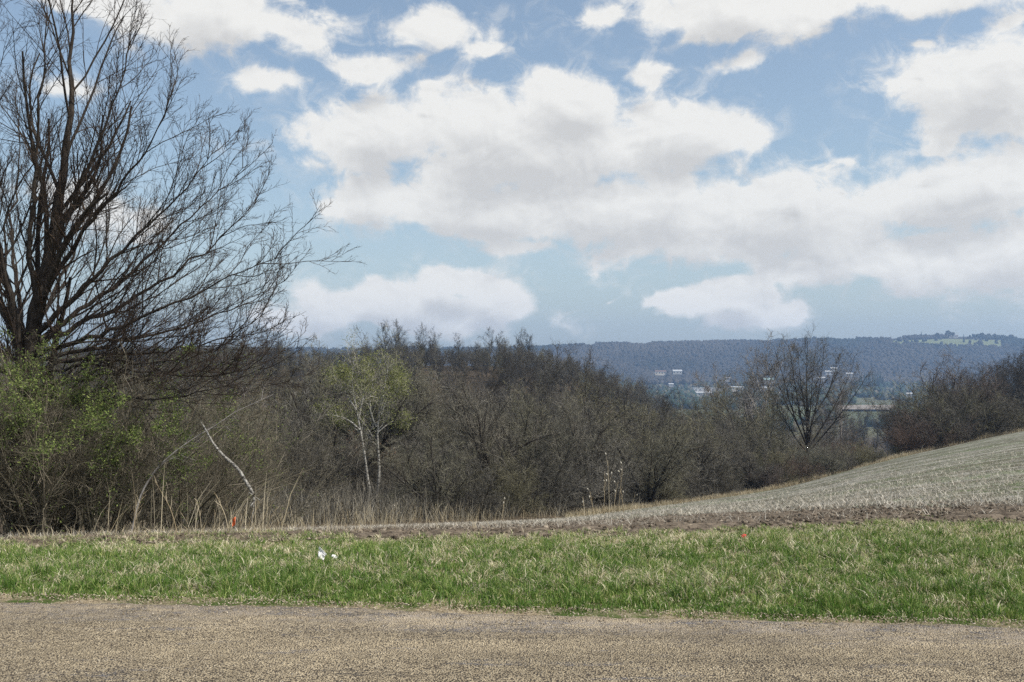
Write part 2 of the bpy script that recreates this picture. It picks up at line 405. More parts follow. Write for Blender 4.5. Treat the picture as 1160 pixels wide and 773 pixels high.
# harvested field
def mat_field():
    m, nt, out = newmat('stubble_field'); n = N_(nt)
    pos = n.new('ShaderNodeNewGeometry').outputs['Position']
    mp = n.new('ShaderNodeMapping'); n.put(mp.inputs[0], pos); mp.inputs['Rotation'].default_value = (0, 0, -.42); mp.inputs['Scale'].default_value = (.06, 1.0, .2)
    st = n.noise(mp.outputs[0], 1.0, 7, .68)
    fine = n.noise(pos, 9, 6, .75); pat = n.noise(pos, .16, 5, .6); spk = n.noise(pos, 2.2, 6, .75)
    pale = n.mix(n.mr(fine, .38, .62), (.11, .106, .088), (.36, .352, .31))
    brown = n.mix(n.mr(fine, .35, .65), (.055, .044, .034), (.19, .155, .118))
    c = n.mix(n.mr(st, .44, .54), pale, n.mix(n.mr(fine, .3, .7), (.055, .056, .038), (.155, .15, .11)))
    c = n.mix(n.math('MULTIPLY', n.mr(n.math('ADD', n.math('MULTIPLY', pat, .5), n.math('MULTIPLY', spk, .5)), .50, .60), .55), c, (.09, .14, .045))
    c = n.mix(n.mr(n.attr(), .35, .65), c, brown)
    nt.links.new(n.bsdf(c, .95, .1, fine, .03, .8).outputs[0], out.inputs[0]); return m
def band_d(u): return np.interp(u, [-.7, -.25, .05, .27, .40, .52, .75], [17, 17, 17, 14, 11.8, 11.1, 11])
mb = MB()
uu = np.linspace(-.72, .85, 900); tt = np.linspace(0, 1, 330)
U = np.repeat(uu[:, None], len(tt), 1); Dm = np.interp(U, US, DE)
g = (Dm/D0)**(tt[None]**1.0)*D0
start = D0 - .55 + .25*(fbm(U*14, U*0+2, 4)-.5)
Y = start+(g-D0)*(Dm-start)/(Dm-D0); X = U*Y
soil = sstep(1.0, 0, (Y-band_d(U))/(.10*Y)+.9*(fbm(X*.9, Y*.5, 4)-.5)*1.4+.3)
lump = (fbm(X*4, Y*4, 4)-.5)*.07*(.25+.75*soil) + (fbm(X*1.1+Y*.3, Y*1.3, 3)-.5)*.05
lump *= sstep(0, .03, tt[None]); lump = lump - .012*sstep(.02, 0, tt[None])
Z = ground_z(X, Y)+.012+lump
grid(mb, X, Y, Z, soil)
tag(mb.build('field', mat_field()), kind='structure')

# straw and stalks lying on the field
mb = MB()
n_ = 150000
u = RG.uniform(-.62, .62, n_); dd = 1/(1/10.35 + RG.random(n_)*(1/60.-1/10.35))
dd = np.where(dd > np.interp(u, US, DE)-1, 10.4+RG.random(n_)*3, dd)
x = u*dd; so = dd < band_d(u)
keep = RG.random(n_) < np.where(so, .16, 1.0)*(.25+1.2*fbm(x*.8, dd*1.6, 3))
u, dd, x, so = u[keep], dd[keep], x[keep], so[keep]; n_ = len(x)
rt = np.stack([x, dd, ground_z(x, dd)+.01], -1)
st_ = RG.random(n_) < .14
rw = np.sin((dd*math.cos(.42)-x*math.sin(.42))*2*math.pi/.76)
kk = RG.random(n_) < .45+.55*(rw > 0); x, dd, u, so, st_, rt = x[kk], dd[kk], u[kk], so[kk], st_[kk], rt[kk]; n_ = len(x)
blades(mb, rt, RG.uniform(.04, .15, n_)*np.where(st_, .8, 1.1), RG.uniform(.003, .007, n_)*(1+dd/45), RG.random(n_)*6.28,
       np.where(st_, .35, 1.45), .3, np.clip(RG.normal(.55, .25, n_)-.15*so, 0, 1))
tag(mb.build('straw', M_straw), 'pale straw and broken stalks littering the harvested field', 'straw', kind='stuff')

mb = MB()
n_ = 34000
u = RG.uniform(-.6, .6, n_); dd = RG.uniform(9.8, 19, n_); k = (dd < band_d(u)*1.1) & (RG.random(n_) < np.clip(10.5/dd, 0, 1)**1.5); u, dd = u[k], dd[k]; x = u*dd; n_ = len(x)
r_ = RG.exponential(.006, n_)+.004; r_ = np.minimum(r_, .03)
blobs(mb, np.stack([x, dd, ground_z(x, dd)+.012+r_*.3], -1), r_, .4, (1, 1, .75))
tag(mb.build('clods', mat_stops('soil_clods', [(0, (.05, .04, .031)), (.7, (.14, .113, .086)), (1, (.30, .255, .20))]), smooth_=False), 'brown clods of bare soil at the near edge of the field', 'soil', kind='stuff')

# ------------------------------------------------------------------ verge grass
def scatter_verge(n, y0=None, extra=0.):
    y = RG.uniform(5.9, 10.9, n); u = RG.uniform(-.66, .66, n); x = u*(y*1.0+.6)
    e = edge_y(x)+.12*(fbm(x*1.6, x*0+40, 4)-.5)*2+.03
    ok = (y > e+extra) & (y < D0-.35+.75*sstep(-1.6, -2.8, x)+.35*(fbm(x*2.5, x*0+60, 3)-.3))
    return x[ok], y[ok], (y-e)[ok]
mb = MB()
x, y, q = scatter_verge(560000)
dens = fbm(x*2.2+5, y*2.2, 4); tanp = fbm(x*.9+31, y*1.6+4, 4)*.3+fbm(x*9, y*11, 3)*.7
keep = RG.random(len(x)) < np.clip(.55+1.3*(dens-.35), .25, 1)*np.clip(q/.16, .12, 1)
x, y, q, tanp = x[keep], y[keep], q[keep], tanp[keep]; n_ = len(x)
top = sstep(8.3, 10.4, y)
lush = sstep(1.1, .2, q)
ptan = np.clip(.34+2.2*(tanp-.50)+.28*top-.26*lush, .04, .9)
ist = RG.random(n_) < ptan
tone = np.where(ist, RG.uniform(.70, 1, n_), np.clip(RG.normal(.38, .17, n_)+.10*top+.25*(fbm(x*6+3, y*6, 2)-.5), 0, .67))
cl = sstep(.35, .68, fbm(x*9, y*9+9, 2)); h = RG.uniform(.03, .076, n_)*(.55+1.05*cl)*(1+.3*sstep(.45, .65, fbm(x*1.7, y*1.7+9, 3)))*np.clip(.45+q*1.5, .45, 1)*(1-.35*top)
rt = np.stack([x, y, ground_z(x, y)-.004], -1)
blades(mb, rt, h*np.where(ist, 1.15, 1), RG.uniform(.0028, .0082, n_), RG.random(n_)*6.28, np.where(ist, RG.uniform(.6, 1.5, n_), RG.uniform(.1, .95, n_)), .6, tone)
tag(mb.build('grass', M_grass), 'short green roadside grass mixed with dead tan blades', 'grass', kind='stuff')

# dry tall grass along the back of the verge and the far edge of the field
mb = MB()
def fringe(n, px0, px1, d0f, d1f, h0, h1, w, lean=.5, clump=2.0, t0=.2, t1=1.):
    px = RG.uniform(px0, px1, n); u = (px-CX)/F; D = np.interp(u, US, DE)
    dd = D+d0f+(d1f-d0f)*RG.random(n) if d0f > -900 else RG.uniform(1, 1, n)
    x = u*dd; c = fbm(x*clump/2, dd*clump/2, 3); k = RG.random(n) < np.clip((c-.33)*5, .08, 1)
    x, dd, c = x[k], dd[k], c[k]; m = len(x)
    h = RG.uniform(h0, h1, m)*(.4+1.1*c)
    rt = np.stack([x, dd, ground_z(x, dd)-.02], -1)
    blades(mb, rt, h, np.full(m, w)*RG.uniform(.6, 1.3, m), RG.random(m)*6.28, RG.uniform(.05, lean*2, m), .5, RG.uniform(t0, t1, m))
fringe(9000, 640, 880, -1.5, 1.5, .15, .45, .018, .6, 1.2)
fringe(15000, 860, 1180, -1.5, 1.5, .2, .6, .020, .6, 1.2)
fringe(1500, 300, 660, 0, 5, .2, .75, .010, .35, .8)
fringe(1300, 60, 560, -2, 6, .25, .9, .008, .35, .8)
mu = mb; mb = MB()
fringe(30000, 190, 900, 1.5, 17, .35, 1.2, .016, .5, 1.0, 0., 1.)
tag(mb.build('undergrowth', M_twig_wood), 'low dark brush and dead stems on the floor of the thicket', 'undergrowth', kind='stuff')
mb = mu
tag(mb.build('dry_grass', M_dry), 'tall tan dry grass along the far edge of the field', 'dry grass', kind='stuff')
mb = MB()
n_ = 5500
px = RG.uniform(20, 620, n_); dd = RG.uniform(10.0, 11.1, n_); u = (px-CX)/F; x = u*dd
w_ = np.interp(px, [0, 130, 200, 300, 330, 420, 620], [.35, .7, .7, .8, .3, .18, .05])
k = RG.random(n_) < w_*np.clip((fbm(x*1.6, dd*1.6, 3)-.3)*4, .1, 1); x, dd = x[k], dd[k]; m_ = len(x)
blades(mb, np.stack([x, dd, ground_z(x, dd)-.01], -1), RG.uniform(.05, .22, m_), RG.uniform(.003, .007, m_), RG.random(m_)*6.28, RG.uniform(.2, 1.5, m_), .7, RG.uniform(.2, 1, m_))
# single tall stalks
n_ = 60; px = RG.choice([150, 255, 270, 285, 200, 300, 120], n_)+RG.normal(0, 22, n_); dd = RG.uniform(10.2, 11.6, n_); x = (px-CX)/F*dd
blades(mb, np.stack([x, dd, ground_z(x, dd)-.01], -1), RG.uniform(.35, .85, n_), RG.uniform(.004, .009, n_), RG.normal(.3, 1.2, n_), RG.uniform(.05, .8, n_), .4, RG.uniform(.3, 1, n_))
tag(mb.build('dead_grass', M_dry), 'tangled dead tan grass and stalks at the back of the verge, left of centre', 'dead grass', kind='stuff')

# loose stones on the shoulder
mb = MB()
n_ = 6000
x = RG.uniform(-5, 5, n_); q = RG.exponential(.22, n_); y = edge_y(x)+.12-q
k = (y > 4) ; x, y = x[k], y[k]
blobs(mb, np.stack([x, y, np.full(len(x), .022)], -1), RG.uniform(.002, .0065, len(x)), .35, (1, 1, .7))
M_stone = mat_stops('loose_chips', [(0, (.12, .095, .07)), (.5, (.28, .23, .165)), (1, (.46, .41, .33))])
tag(mb.build('gravel', M_stone, smooth_=False), 'loose tan stone chips along the road shoulder', 'gravel', kind='stuff')

# ------------------------------------------------------------------ trees
def to_mesh(levels, split, sides=(7, 5, 3, 3, 3, 3)):
    a, b = MB(), MB()
    for i, (p, r) in enumerate(levels):
        tube(a if i < split else b, p, r, sides[i])
    return a, b
def thing_from(name, a, b, ma, mb_, label, cat, group=None, loc=(0, 0, 0), lv=None, lm=None, crown='crown'):
    e = empty(name, loc, label, cat, group)
    a.build('trunk', ma, e); b.build(crown, mb_, e)
    if lv is not None and lv.n: lv.build('leaves', lm, e, smooth_=False)
    return e
def copy_thing(e, loc, rz, sc, label=None, group=None, szz=1.0):
    r = e.copy(); C.objects.link(r); r.location = [float(q) for q in loc]; r.rotation_euler = (0, 0, rz); r.scale = (sc, sc, sc*szz)
    if label: r['label'] = label
    if group: r['group'] = group
    for ch in e.children:
        c = ch.copy(); C.objects.link(c); c.parent = r
    return r
def gen_wood(kind):
    """levels of a bare tree standing at the origin"""
    if kind == 'hill':
        s = stems([(0, 0, -.3)], [RG.normal(0, .06, 3)+np.array([0, 0, 1])], [9.5], [.17], 12, .0, .05, .18)
        return grow(*s, [dict(n=18, t0=.06, ang=(30, 66), len=.40, sh=.3, rr=.55, K=7, up=.10, noise=.10, ub=.3),
                         dict(n=9, t0=.15, ang=(25, 60), len=.42, sh=.4, rr=.5, K=5, up=.07, noise=.13, rmin=.014),
                         dict(n=7, t0=.1, ang=(25, 65), len=.55, sh=.3, rr=.5, K=4, up=.05, noise=.14, rmin=.010),
                         dict(n=4, t0=.1, ang=(25, 65), len=.62, sh=.2, rr=.6, K=3, up=.05, noise=.1, rmin=.008)])
    if kind == 'thicket':
        k = RG.integers(2, 5); az = RG.random(k)*6.28; ln = RG.uniform(.15, .65, k)
        dirs = np.stack([np.cos(az)*ln, np.sin(az)*ln, np.ones(k)], -1)
        s = stems(np.stack([np.cos(az)*.15, np.sin(az)*.15, np.full(k, -.3)], -1), dirs, RG.uniform(4.5, 6.8, k), RG.uniform(.08, .15, k), 10, .0, .10, .22)
        return grow(*s, [dict(n=13, t0=.12, ang=(25, 75), len=.48, sh=.45, rr=.6, K=7, up=.07, noise=.16, ub=.2),
                         dict(n=9, t0=.1, ang=(25, 70), len=.46, sh=.4, rr=.55, K=5, up=.05, noise=.18, rmin=.010),
                         dict(n=7, t0=.1, ang=(25, 70), len=.52, sh=.3, rr=.55, K=4, up=.05, noise=.16, rmin=.007),
                         dict(n=3, t0=.1, ang=(25, 65), len=.6, sh=.2, rr=.6, K=3, up=.05, noise=.1, rmin=.005, keep=.8)])
    if kind == 'vase':
        k = 10; az = np.arange(k)*2.4+RG.random(k); ln = np.concatenate([[.03], np.linspace(.15, .80, k-1)])
        dirs = np.stack([np.cos(az)*ln, np.sin(az)*ln, np.ones(k)], -1)
        b = np.stack([np.cos(az)*.05, np.sin(az)*.05, RG.uniform(.6, 2.2, k)], -1); b[0, 2] = -.3
        L = RG.uniform(6.5, 8.8, k)*np.clip(1.12-.5*ln, .6, 1.2); L[0] = 10.2
        R = RG.uniform(.05, .085, k); R[0] = .18
        s = stems(b, dirs, L, R, 12, .035, .05, .2)
        return grow(*s, [dict(n=10, t0=.18, ang=(22, 48), len=.33, sh=.5, rr=.5, K=7, up=.08, noise=.08, ub=.3),
                         dict(n=7, t0=.15, ang=(25, 55), len=.42, sh=.4, rr=.55, K=5, up=.07, noise=.1, rmin=.009),
                         dict(n=4, t0=.15, ang=(25, 55), len=.55, sh=.3, rr=.6, K=3, up=.05, noise=.1, rmin=.005)])
    if kind == 'shrub':
        k = 26; az = RG.random(k)*6.28; ln = RG.uniform(.1, 1.1, k)
        dirs = np.stack([np.cos(az)*ln, np.sin(az)*ln, np.ones(k)], -1)
        s = stems(np.stack([np.cos(az)*.5*RG.random(k), np.sin(az)*.5*RG.random(k), np.full(k, -.2)], -1), dirs, RG.uniform(1.6, 3.3, k), RG.uniform(.014, .03, k), 8, -.02, .12, .3)
        return grow(*s, [dict(n=10, t0=.12, ang=(20, 65), len=.42, sh=.4, rr=.6, K=5, up=.04, noise=.15, rmin=.008),
                         dict(n=8, t0=.1, ang=(20, 70), len=.5, sh=.3, rr=.6, K=4, up=.03, noise=.16, rmin=.006),
                         dict(n=5, t0=.1, ang=(20, 70), len=.55, sh=.3, rr=.7, K=3, up=.03, noise=.12, rmin=.004)])
def lit(lev, i, n, size, spread=.05):
    p = lev[i][0]; N, K, _ = p.shape; a = RG.integers(0, N, n); k = RG.integers(1, K, n)
    m = MB(); leaves(m, p[a, k]+RG.normal(0, spread, (n, 3)), size); return m

LB_HILL = ('bare dark tree in the wood covering the hill beyond the thicket', 'tree', 'bare trees on the wooded hill')
LB_THK = ('bare grey tree in the dense thicket beyond the field', 'tree', 'bare trees of the thicket beyond the field')
LB_HT = ('bare round-crowned tree in the wood covering the hill beyond the thicket', 'tree', 'round-crowned bare trees on the wooded hill')
LB_SHR = ('leafless tangled bush at the foot of the thicket', 'bush', 'bushes along the foot of the thicket')
LB_RT = ('bare tree of the wood on the slope at the right edge', 'tree', 'bare trees on the slope at the right')
used = set()
def place(proto, x, y, sc, lab, rz=None, dz=0, szz=1.0):
    rz = RG.random()*6.28 if rz is None else rz
    z = gz(x, y)+dz
    if proto.name not in used:
        used.add(proto.name); proto.location = (x, y, z); proto.rotation_euler = (0, 0, rz); proto.scale = (sc, sc, sc*szz)
        tag(proto, *lab[:2], lab[2] if len(lab) > 2 else None); return proto
    return copy_thing(proto, (x, y, z), rz, sc, lab[0], lab[2] if len(lab) > 2 else None, szz)
hillT = []
for i in range(6):
    lv = gen_wood('hill'); a, b = to_mesh(lv, 2, (6, 4, 3, 3, 3)); hillT.append(thing_from('woodland_tree', a, b, M_bark_grey, M_twig_hill, *LB_HILL))
thkT = []
for i in range(8):
    lv = gen_wood('thicket'); a, b = to_mesh(lv, 2, (6, 4, 3, 3, 3))
    ol = i in (1, 4, 6)
    thkT.append(thing_from('thicket_tree', a, b, M_bark_dark if i % 2 else M_bark_grey, M_twig_olive if ol else M_twig_wood, *LB_THK,
                           lv=lit(lv, 4, 1300, .035) if ol else None, lm=M_leaf_olive))
shrT = []
for i in range(4):
    lv = gen_wood('shrub'); a, b = to_mesh(lv, 1, (4, 3, 3, 3)); shrT.append(thing_from('thicket_bush', a, b, M_bark_dark, M_twig_olive if i == 1 else M_twig_wood, *LB_SHR))

def px_x(px, d): return (px-CX)/F*d
# wooded hill, rows of trees up to its brow
cnt = 0
for d, n in ((252, 50), (240, 44), (224, 32), (200, 24), (176, 22), (155, 20), (136, 18)):
    for k in range(n):
        px = -30+(790+30)*(k+.5+RG.uniform(-.45, .45))/n
        if d > 200 and px > 745: continue
        dd = d+RG.uniform(-6, 6)
        sc = RG.uniform(.9, 1.2)
        cap = np.interp(px, [0, 300, 340, 385, 420, 460, 520, 560, 600, 640, 680, 700, 740, 800], [390, 388, 394, 396, 389, 388, 393, 389, 390, 401, 415, 423, 440, 460])+(252-dd)*.28+RG.uniform(0, 8)
        sc = min(sc*1.05, (EYE+dd*(HR-cap+3)/F-gz(px_x(px, dd), dd))/9.0)
        if d > 230:
            row = np.interp(px, [0, 300, 340, 385, 420, 460, 520, 560, 600, 640, 680, 700, 740], [388, 384, 392, 394, 384, 384, 390, 384, 385, 397, 412, 420, 437])+RG.uniform(1, 10)
            sc = np.clip((EYE+dd*(HR-row)/F-gz(px_x(px, dd), dd))/9.8, .5, 1.6)
        if RG.random() < (.8 if d > 230 else .35):
            place(thkT[cnt % 8], px_x(px, dd), dd, sc*9.0/5.7, LB_HT, szz=RG.uniform(.9, 1.03))
        else: place(hillT[cnt % 6], px_x(px, dd), dd, sc, LB_HILL, szz=RG.uniform(.9, 1.03))
        cnt += 1
# a few taller trees standing above the brow
for px, row in ((434, 372), (447, 373), (456, 376), (478, 375), (488, 379), (300, 378), (318, 380), (556, 380), (566, 381), (590, 380), (598, 381), (520, 384)):
    place(hillT[cnt % 6], px_x(px, 243), 243, (EYE+243*(HR-row)/F-gz(px_x(px, 243), 243))/9.8, LB_HILL); cnt += 1
for k in range(84):
    px = -20+(770+20)*(k+RG.random())/84; dd = RG.uniform(205, 246)
    if px > 745 and dd > 200: continue
    row = np.interp(px, [0, 300, 340, 385, 420, 460, 520, 560, 600, 640, 680, 700, 740, 780], [390, 386, 393, 395, 388, 387, 391, 387, 388, 399, 413, 421, 438, 452])+RG.uniform(0, 9)+(246-dd)*.35
    place(thkT[k % 8], px_x(px, dd), dd, np.clip((EYE+dd*(HR-row+3)/F-gz(px_x(px, dd), dd))/5.8, .5, 1.8), LB_HT)
# thicket beyond the field, from its edge back
cnt = 0
for off, n in ((4, 15), (11, 15), (20, 14), (32, 13), (46, 12)):
    for k in range(n):
        px = 215+(905-215)*(k+.5+RG.uniform(-.4, .4))/n
        u = (px-CX)/F; D = max(de(u), 34); dd = D+off+RG.uniform(-2, 3)
        # crowns reach the outline seen in the photograph
        top = np.interp(px, [200, 330, 420, 500, 640, 720, 760, 830, 900], [440, 452, 470, 440, 425, 440, 452, 466, 480])
        zt = EYE+dd*(HR-top-(46-off)*.35-RG.uniform(-6, 22))/F
        h = zt-gz(px_x(px, dd), dd); sc = np.clip(h/6.6, .55, 1.75)
        if 352 < px < 478 and dd < 54: continue
        place(thkT[cnt % 8], px_x(px, dd), dd, sc, LB_THK, szz=RG.uniform(.95, 1.12)); cnt += 1
for px in (350, 366, 384, 398, 414, 430, 446, 462, 478):
    d = RG.uniform(54, 58); place(thkT[int(px) % 8], px_x(px, d), d, RG.uniform(.9, 1.15), LB_THK)
    d = RG.uniform(50.5, 53); place(shrT[int(px) % 4], px_x(px+5, d), d, RG.uniform(.8, 1.1), LB_SHR)
cnt = 0
for off, n in ((3, 17), (8, 18)):
    for k in range(n):
        px = 190+(880-190)*(k+.5+RG.uniform(-.4, .4))/n
        u = (px-CX)/F; D = max(de(u), 30); dd = D+off+RG.uniform(0, 2)
        if 350 < px < 480: continue
        place(shrT[cnt % 4], px_x(px, dd), dd, RG.uniform(.7, 1.25), LB_SHR); cnt += 1

for px, row, d, sc_ in ((470, 446, 66, 0), (522, 438, 70, 0), (602, 428, 80, 0), (636, 420, 86, 0), (668, 424, 90, 0), (705, 436, 92, 0), (300, 425, 60, 0), (262, 430, 58, 0), (752, 458, 96, 0), (560, 432, 74, 0)):
    x = px_x(px, d); place(hillT[(px) % 6], x, d, (EYE+d*(HR-row)/F-gz(x, d))/9.8, ('bare tree with a single upright trunk rising above the thicket', 'tree', 'single-trunked trees rising out of the thicket'))
lvb = gen_wood('shrub'); a, b = to_mesh(lvb, 1, (4, 3, 3, 3))
brk = thing_from('brown_leafed_bush', a, b, M_bark_dark, M_twig_red, '', '', lv=lit(lvb, 3, 3800, .07), lm=M_leaf_brown)
for px, d, sc_, lb in ((417, 51, .95, 'bush with withered brown leaves behind the birch trunks'), (436, 52, .8, 'smaller withered brown bush just right of the birch trunks'), (504, 46, .75, 'rusty brown-leafed bush right of the birches at the thicket edge'),
                   (538, 50, .95, 'taller rusty brown-leafed bush in the middle of the thicket edge'), (897, 86, .95, 'orange-brown leafed bush left of the vase-shaped tree trunk'), (962, 96, 1.0, 'orange-brown leafed bush right of the vase-shaped tree trunk')):
    place(brk, px_x(px, d), d, sc_, (lb, 'bush'))
for px in (356, 372, 388, 402, 440, 456, 470):
    d = RG.uniform(47.5, 50); place(shrT[int(px) % 4], px_x(px, d), d, RG.uniform(.5, .8), LB_SHR)
# ---- individual trees
def poly_tree(name, limbs, cfg, split, sides, ma, mb_, label, cat, base, kink=0., K=14):
    pts = []; rad = []; L = []
    for pl, r0, r1 in limbs:
        o, s = resample(pl, K); o = o-np.asarray(base); o[2:-1] += RG.normal(0, 1, (K-3, 3))*kink; pts.append(o); L.append(s); rad.append(r1+(r0-r1)*(1-np.linspace(0, 1, K))**1.35)
    lev = grow(np.array(pts), np.array(rad), np.array(L), cfg)
    return lev
# big vase-shaped tree at the corner of the field
VASE = True
# pale trunks left of it
lv = gen_wood('hill'); a, b = to_mesh(lv, 2, (6, 4, 3, 3, 3))
pale = thing_from('pale_barked_tree', a, b, M_bark_pale, M_twig_pale, '', '')
def PALE(px, d, row, lab):
    x = px_x(px, d); place(pale, x, d, (EYE+d*(HR-row)/F-gz(x, d))/9.8, lab)
PALE(859, 112, 402, ('tall pale-barked bare tree just left of the vase-shaped tree', 'tree'))
for px, row, l in ((818, 432, 'small pale-barked bare tree below the white warehouse'), (842, 428, 'slender pale-barked tree between warehouse and tall pale tree'), (948, 440, 'pale bare tree right behind the vase-shaped tree')):
    PALE(px, 118, row, (l, 'tree'))
def by_top(pr, px, d, row, h0, lab, rz=None):
    x = px_x(px, d); return place(pr, x, d, max(.3, (EYE+d*(HR-row)/F-gz(x, d))/h0), lab, rz=rz)
for px, row, d in ((800, 452, 100), (812, 446, 112), (830, 448, 104), (846, 440, 112), (872, 446, 110), (893, 474, 114), (935, 482, 110), (952, 484, 106), (968, 488, 110), (876, 478, 98)):
    by_top(thkT[(int(px)) % 8], px, d, row, 6.3, ('bare brown tree behind the vase-shaped tree at the field corner', 'tree', 'bare trees around the field corner'))
# bushes along the right edge of the field
redT = gen_wood('thicket'); a, b = to_mesh(redT, 2, (6, 4, 3, 3, 3)); red = thing_from('reddish_tree', a, b, M_bark_dark, M_twig_red, '', '')
by_top(red, 1062, 104, 416, 6.2, ('rounded bare tree with reddish twigs behind the right-hand bushes', 'tree'))
by_top(red, 1128, 118, 432, 6.2, ('reddish bare tree behind the bushes near the right edge', 'tree'), rz=2.)
lvs = gen_wood('shrub'); a, b = to_mesh(lvs, 1, (4, 3, 3, 3))
hedge = thing_from('hedgerow_bush', a, b, M_bark_dark, M_twig_olive, '', '', lv=lit(lvs, 3, 2500, .04), lm=M_leaf_olive)
lvs = gen_wood('shrub'); a, b = to_mesh(lvs, 1, (4, 3, 3, 3))
hedge2 = thing_from('hedgerow_bush', a, b, M_bark_dark, M_twig_red, '', '')
lvs = gen_wood('shrub'); a, b = to_mesh(lvs, 1, (4, 3, 3, 3))
hedge3 = thing_from('hedgerow_bush', a, b, M_bark_dark, M_twig_wood, '', '')
LBH = ('leafless olive-brown bush in the hedgerow along the right field edge', 'bush', 'hedgerow bushes along the right field edge')
for px, off, row, pr in ((1034, 2, 484, hedge2), (1045, 5, 452, hedge3), (1072, 4, 446, hedge), (1090, 6, 440, hedge3), (1108, 3, 446, hedge3), (1126, 5, 455, hedge), (1147, 3, 466, hedge), (1166, 3, 470, hedge),
                        (1018, 3, 510, hedge), (1002, 3, 514, hedge), (985, 2.5, 512, hedge), (965, 3, 508, hedge), (945, 2, 508, hedge3), (930, 3, 512, hedge), (898, 2, 518, hedge2), (880, 3, 520, hedge), (865, 2, 530, hedge2),
                        (1058, 2, 468, hedge2), (1080, 2, 472, hedge3), (1185, 5, 460, hedge), (905, 5, 508, hedge), (955, 6, 505, hedge2)):
    D = de((px-CX)/F)
    by_top(pr, px, D+off, row-4, 2.55, LBH)
# wood on the slope at the right
cnt = 0
for d, n in ((150, 9), (175, 10), (205, 10)):
    for k in range(n):
        px = 1085+(1190-1085)*(k+.5+RG.uniform(-.4, .4))/n
        row = np.interp(px, [1085, 1110, 1130, 1160, 1190], [452, 442, 432, 420, 415])+(205-d)*.15
        x = px_x(px, d); h = EYE+d*(HR-row)/F-gz(x, d)
        place(hillT[cnt % 6], x, d, np.clip(h/9.3, .5, 1.7), LB_RT); cnt += 1
# trees of the slope falling to the valley, seen through the gap
for k in range(16):
    d = RG.uniform(300, 420); px = RG.uniform(930, 1030); x = px_x(px, d)
    row = RG.uniform(472, 484); h = EYE+d*(HR-row)/F-gz(x, d)
    place(hillT[k % 6], x, d, np.clip(h/9.3, .5, 2.2), ('bare bluish tree low in the gap right of the vase-shaped tree', 'tree', 'trees low in the gap beyond the field corner'))

# birches with young leaves
def birch(base_px, base_row, d, limbs, label, seed):
    b = P(base_px, base_row, d); b[2] = gz(b[0], b[1])
    L = []
    for pl, r0, r1 in limbs:
        q = [P(px, row, d+o) for px, row, o in pl]
        if pl[0][1] > 575: q[0] = b+np.array([0, 0, -.15])
        L.append((q, r0, r1))
    cfg = [dict(n=13, t0=.34, ang=(30, 70), len=.33, sh=.5, rr=.5, K=6, up=.08, noise=.12, rmin=.010),
           dict(n=6, t0=.15, ang=(25, 60), len=.5, sh=.3, rr=.55, K=4, up=.05, noise=.15, rmin=.006),
           dict(n=4, t0=.15, ang=(25, 60), len=.6, sh=.3, rr=.6, K=3, up=.0, noise=.15, rmin=.004)]
    lev = poly_tree('', L, cfg, 1, None, None, None, '', '', b)
    a_, b_ = MB(), MB()
    tube(a_, *lev[0], 8); tube(a_, *lev[1], 4); tube(b_, *lev[2], 3); tube(b_, *lev[3], 3)
    lf = MB(); p3 = np.concatenate([lev[3][0].reshape(-1, 3), lev[2][0][:, 1:].reshape(-1, 3)]); idx = RG.integers(0, len(p3), 5600)
    p3 = p3[idx]; p3 = p3[p3[:, 2] > 2.6]
    leaves(lf, p3+RG.normal(0, .17, p3.shape), .075)
    e = empty('birch_tree', b, label, 'birch'); a_.build('trunk', M_birch, e); b_.build('crown', M_birch_twig, e); lf.build('leaves', M_leaf_birch, e, smooth_=False)
db = 46
birch(422, 590, db, [([(422, 590, 0), (417, 545, 0), (412, 500, 0), (408, 487, 0), (404, 462, .1), (399, 440, .2), (398, 415, .2), (402, 404, .2)], .075, .016),
                     ([(409, 488, 0), (395, 475, -.2), (378, 470, -.4), (358, 470, -.5)], .045, .012),
                     ([(406, 475, 0), (412, 450, .3), (414, 425, .4), (418, 412, .5)], .05, .014),
                     ([(404, 465, 0), (392, 445, .4), (384, 432, .6), (372, 430, .7)], .035, .01),
                     ([(400, 440, 0), (392, 425, -.4), (386, 418, -.5)], .03, .008),
                     ([(408, 490, 0), (398, 482, .5), (386, 476, .8)], .03, .008)],
      'left of two white-trunked birches with young yellow-green leaves', 1)
birch(428, 590, db+.6, [([(428, 590, 0), (428, 560, 0), (431, 530, 0), (428, 505, 0), (427, 484, 0), (431, 462, .1), (434, 440, .1), (441, 420, .1), (440, 408, .1)], .082, .016),
                        ([(427, 484, 0), (420, 470, .3), (419, 450, .4), (424, 425, .4), (420, 410, .3)], .05, .014),
                        ([(431, 465, 0), (442, 452, -.3), (452, 440, -.4), (460, 436, -.4)], .035, .01),
                        ([(433, 450, 0), (447, 432, .5), (455, 424, .6)], .035, .01),
                        ([(428, 490, 0), (440, 480, .4), (452, 474, .6), (462, 480, .8)], .03, .008),
                        ([(432, 470, 0), (440, 445, .8), (447, 420, 1)], .03, .008)],
      'right of two white-trunked birches with young yellow-green leaves', 2)
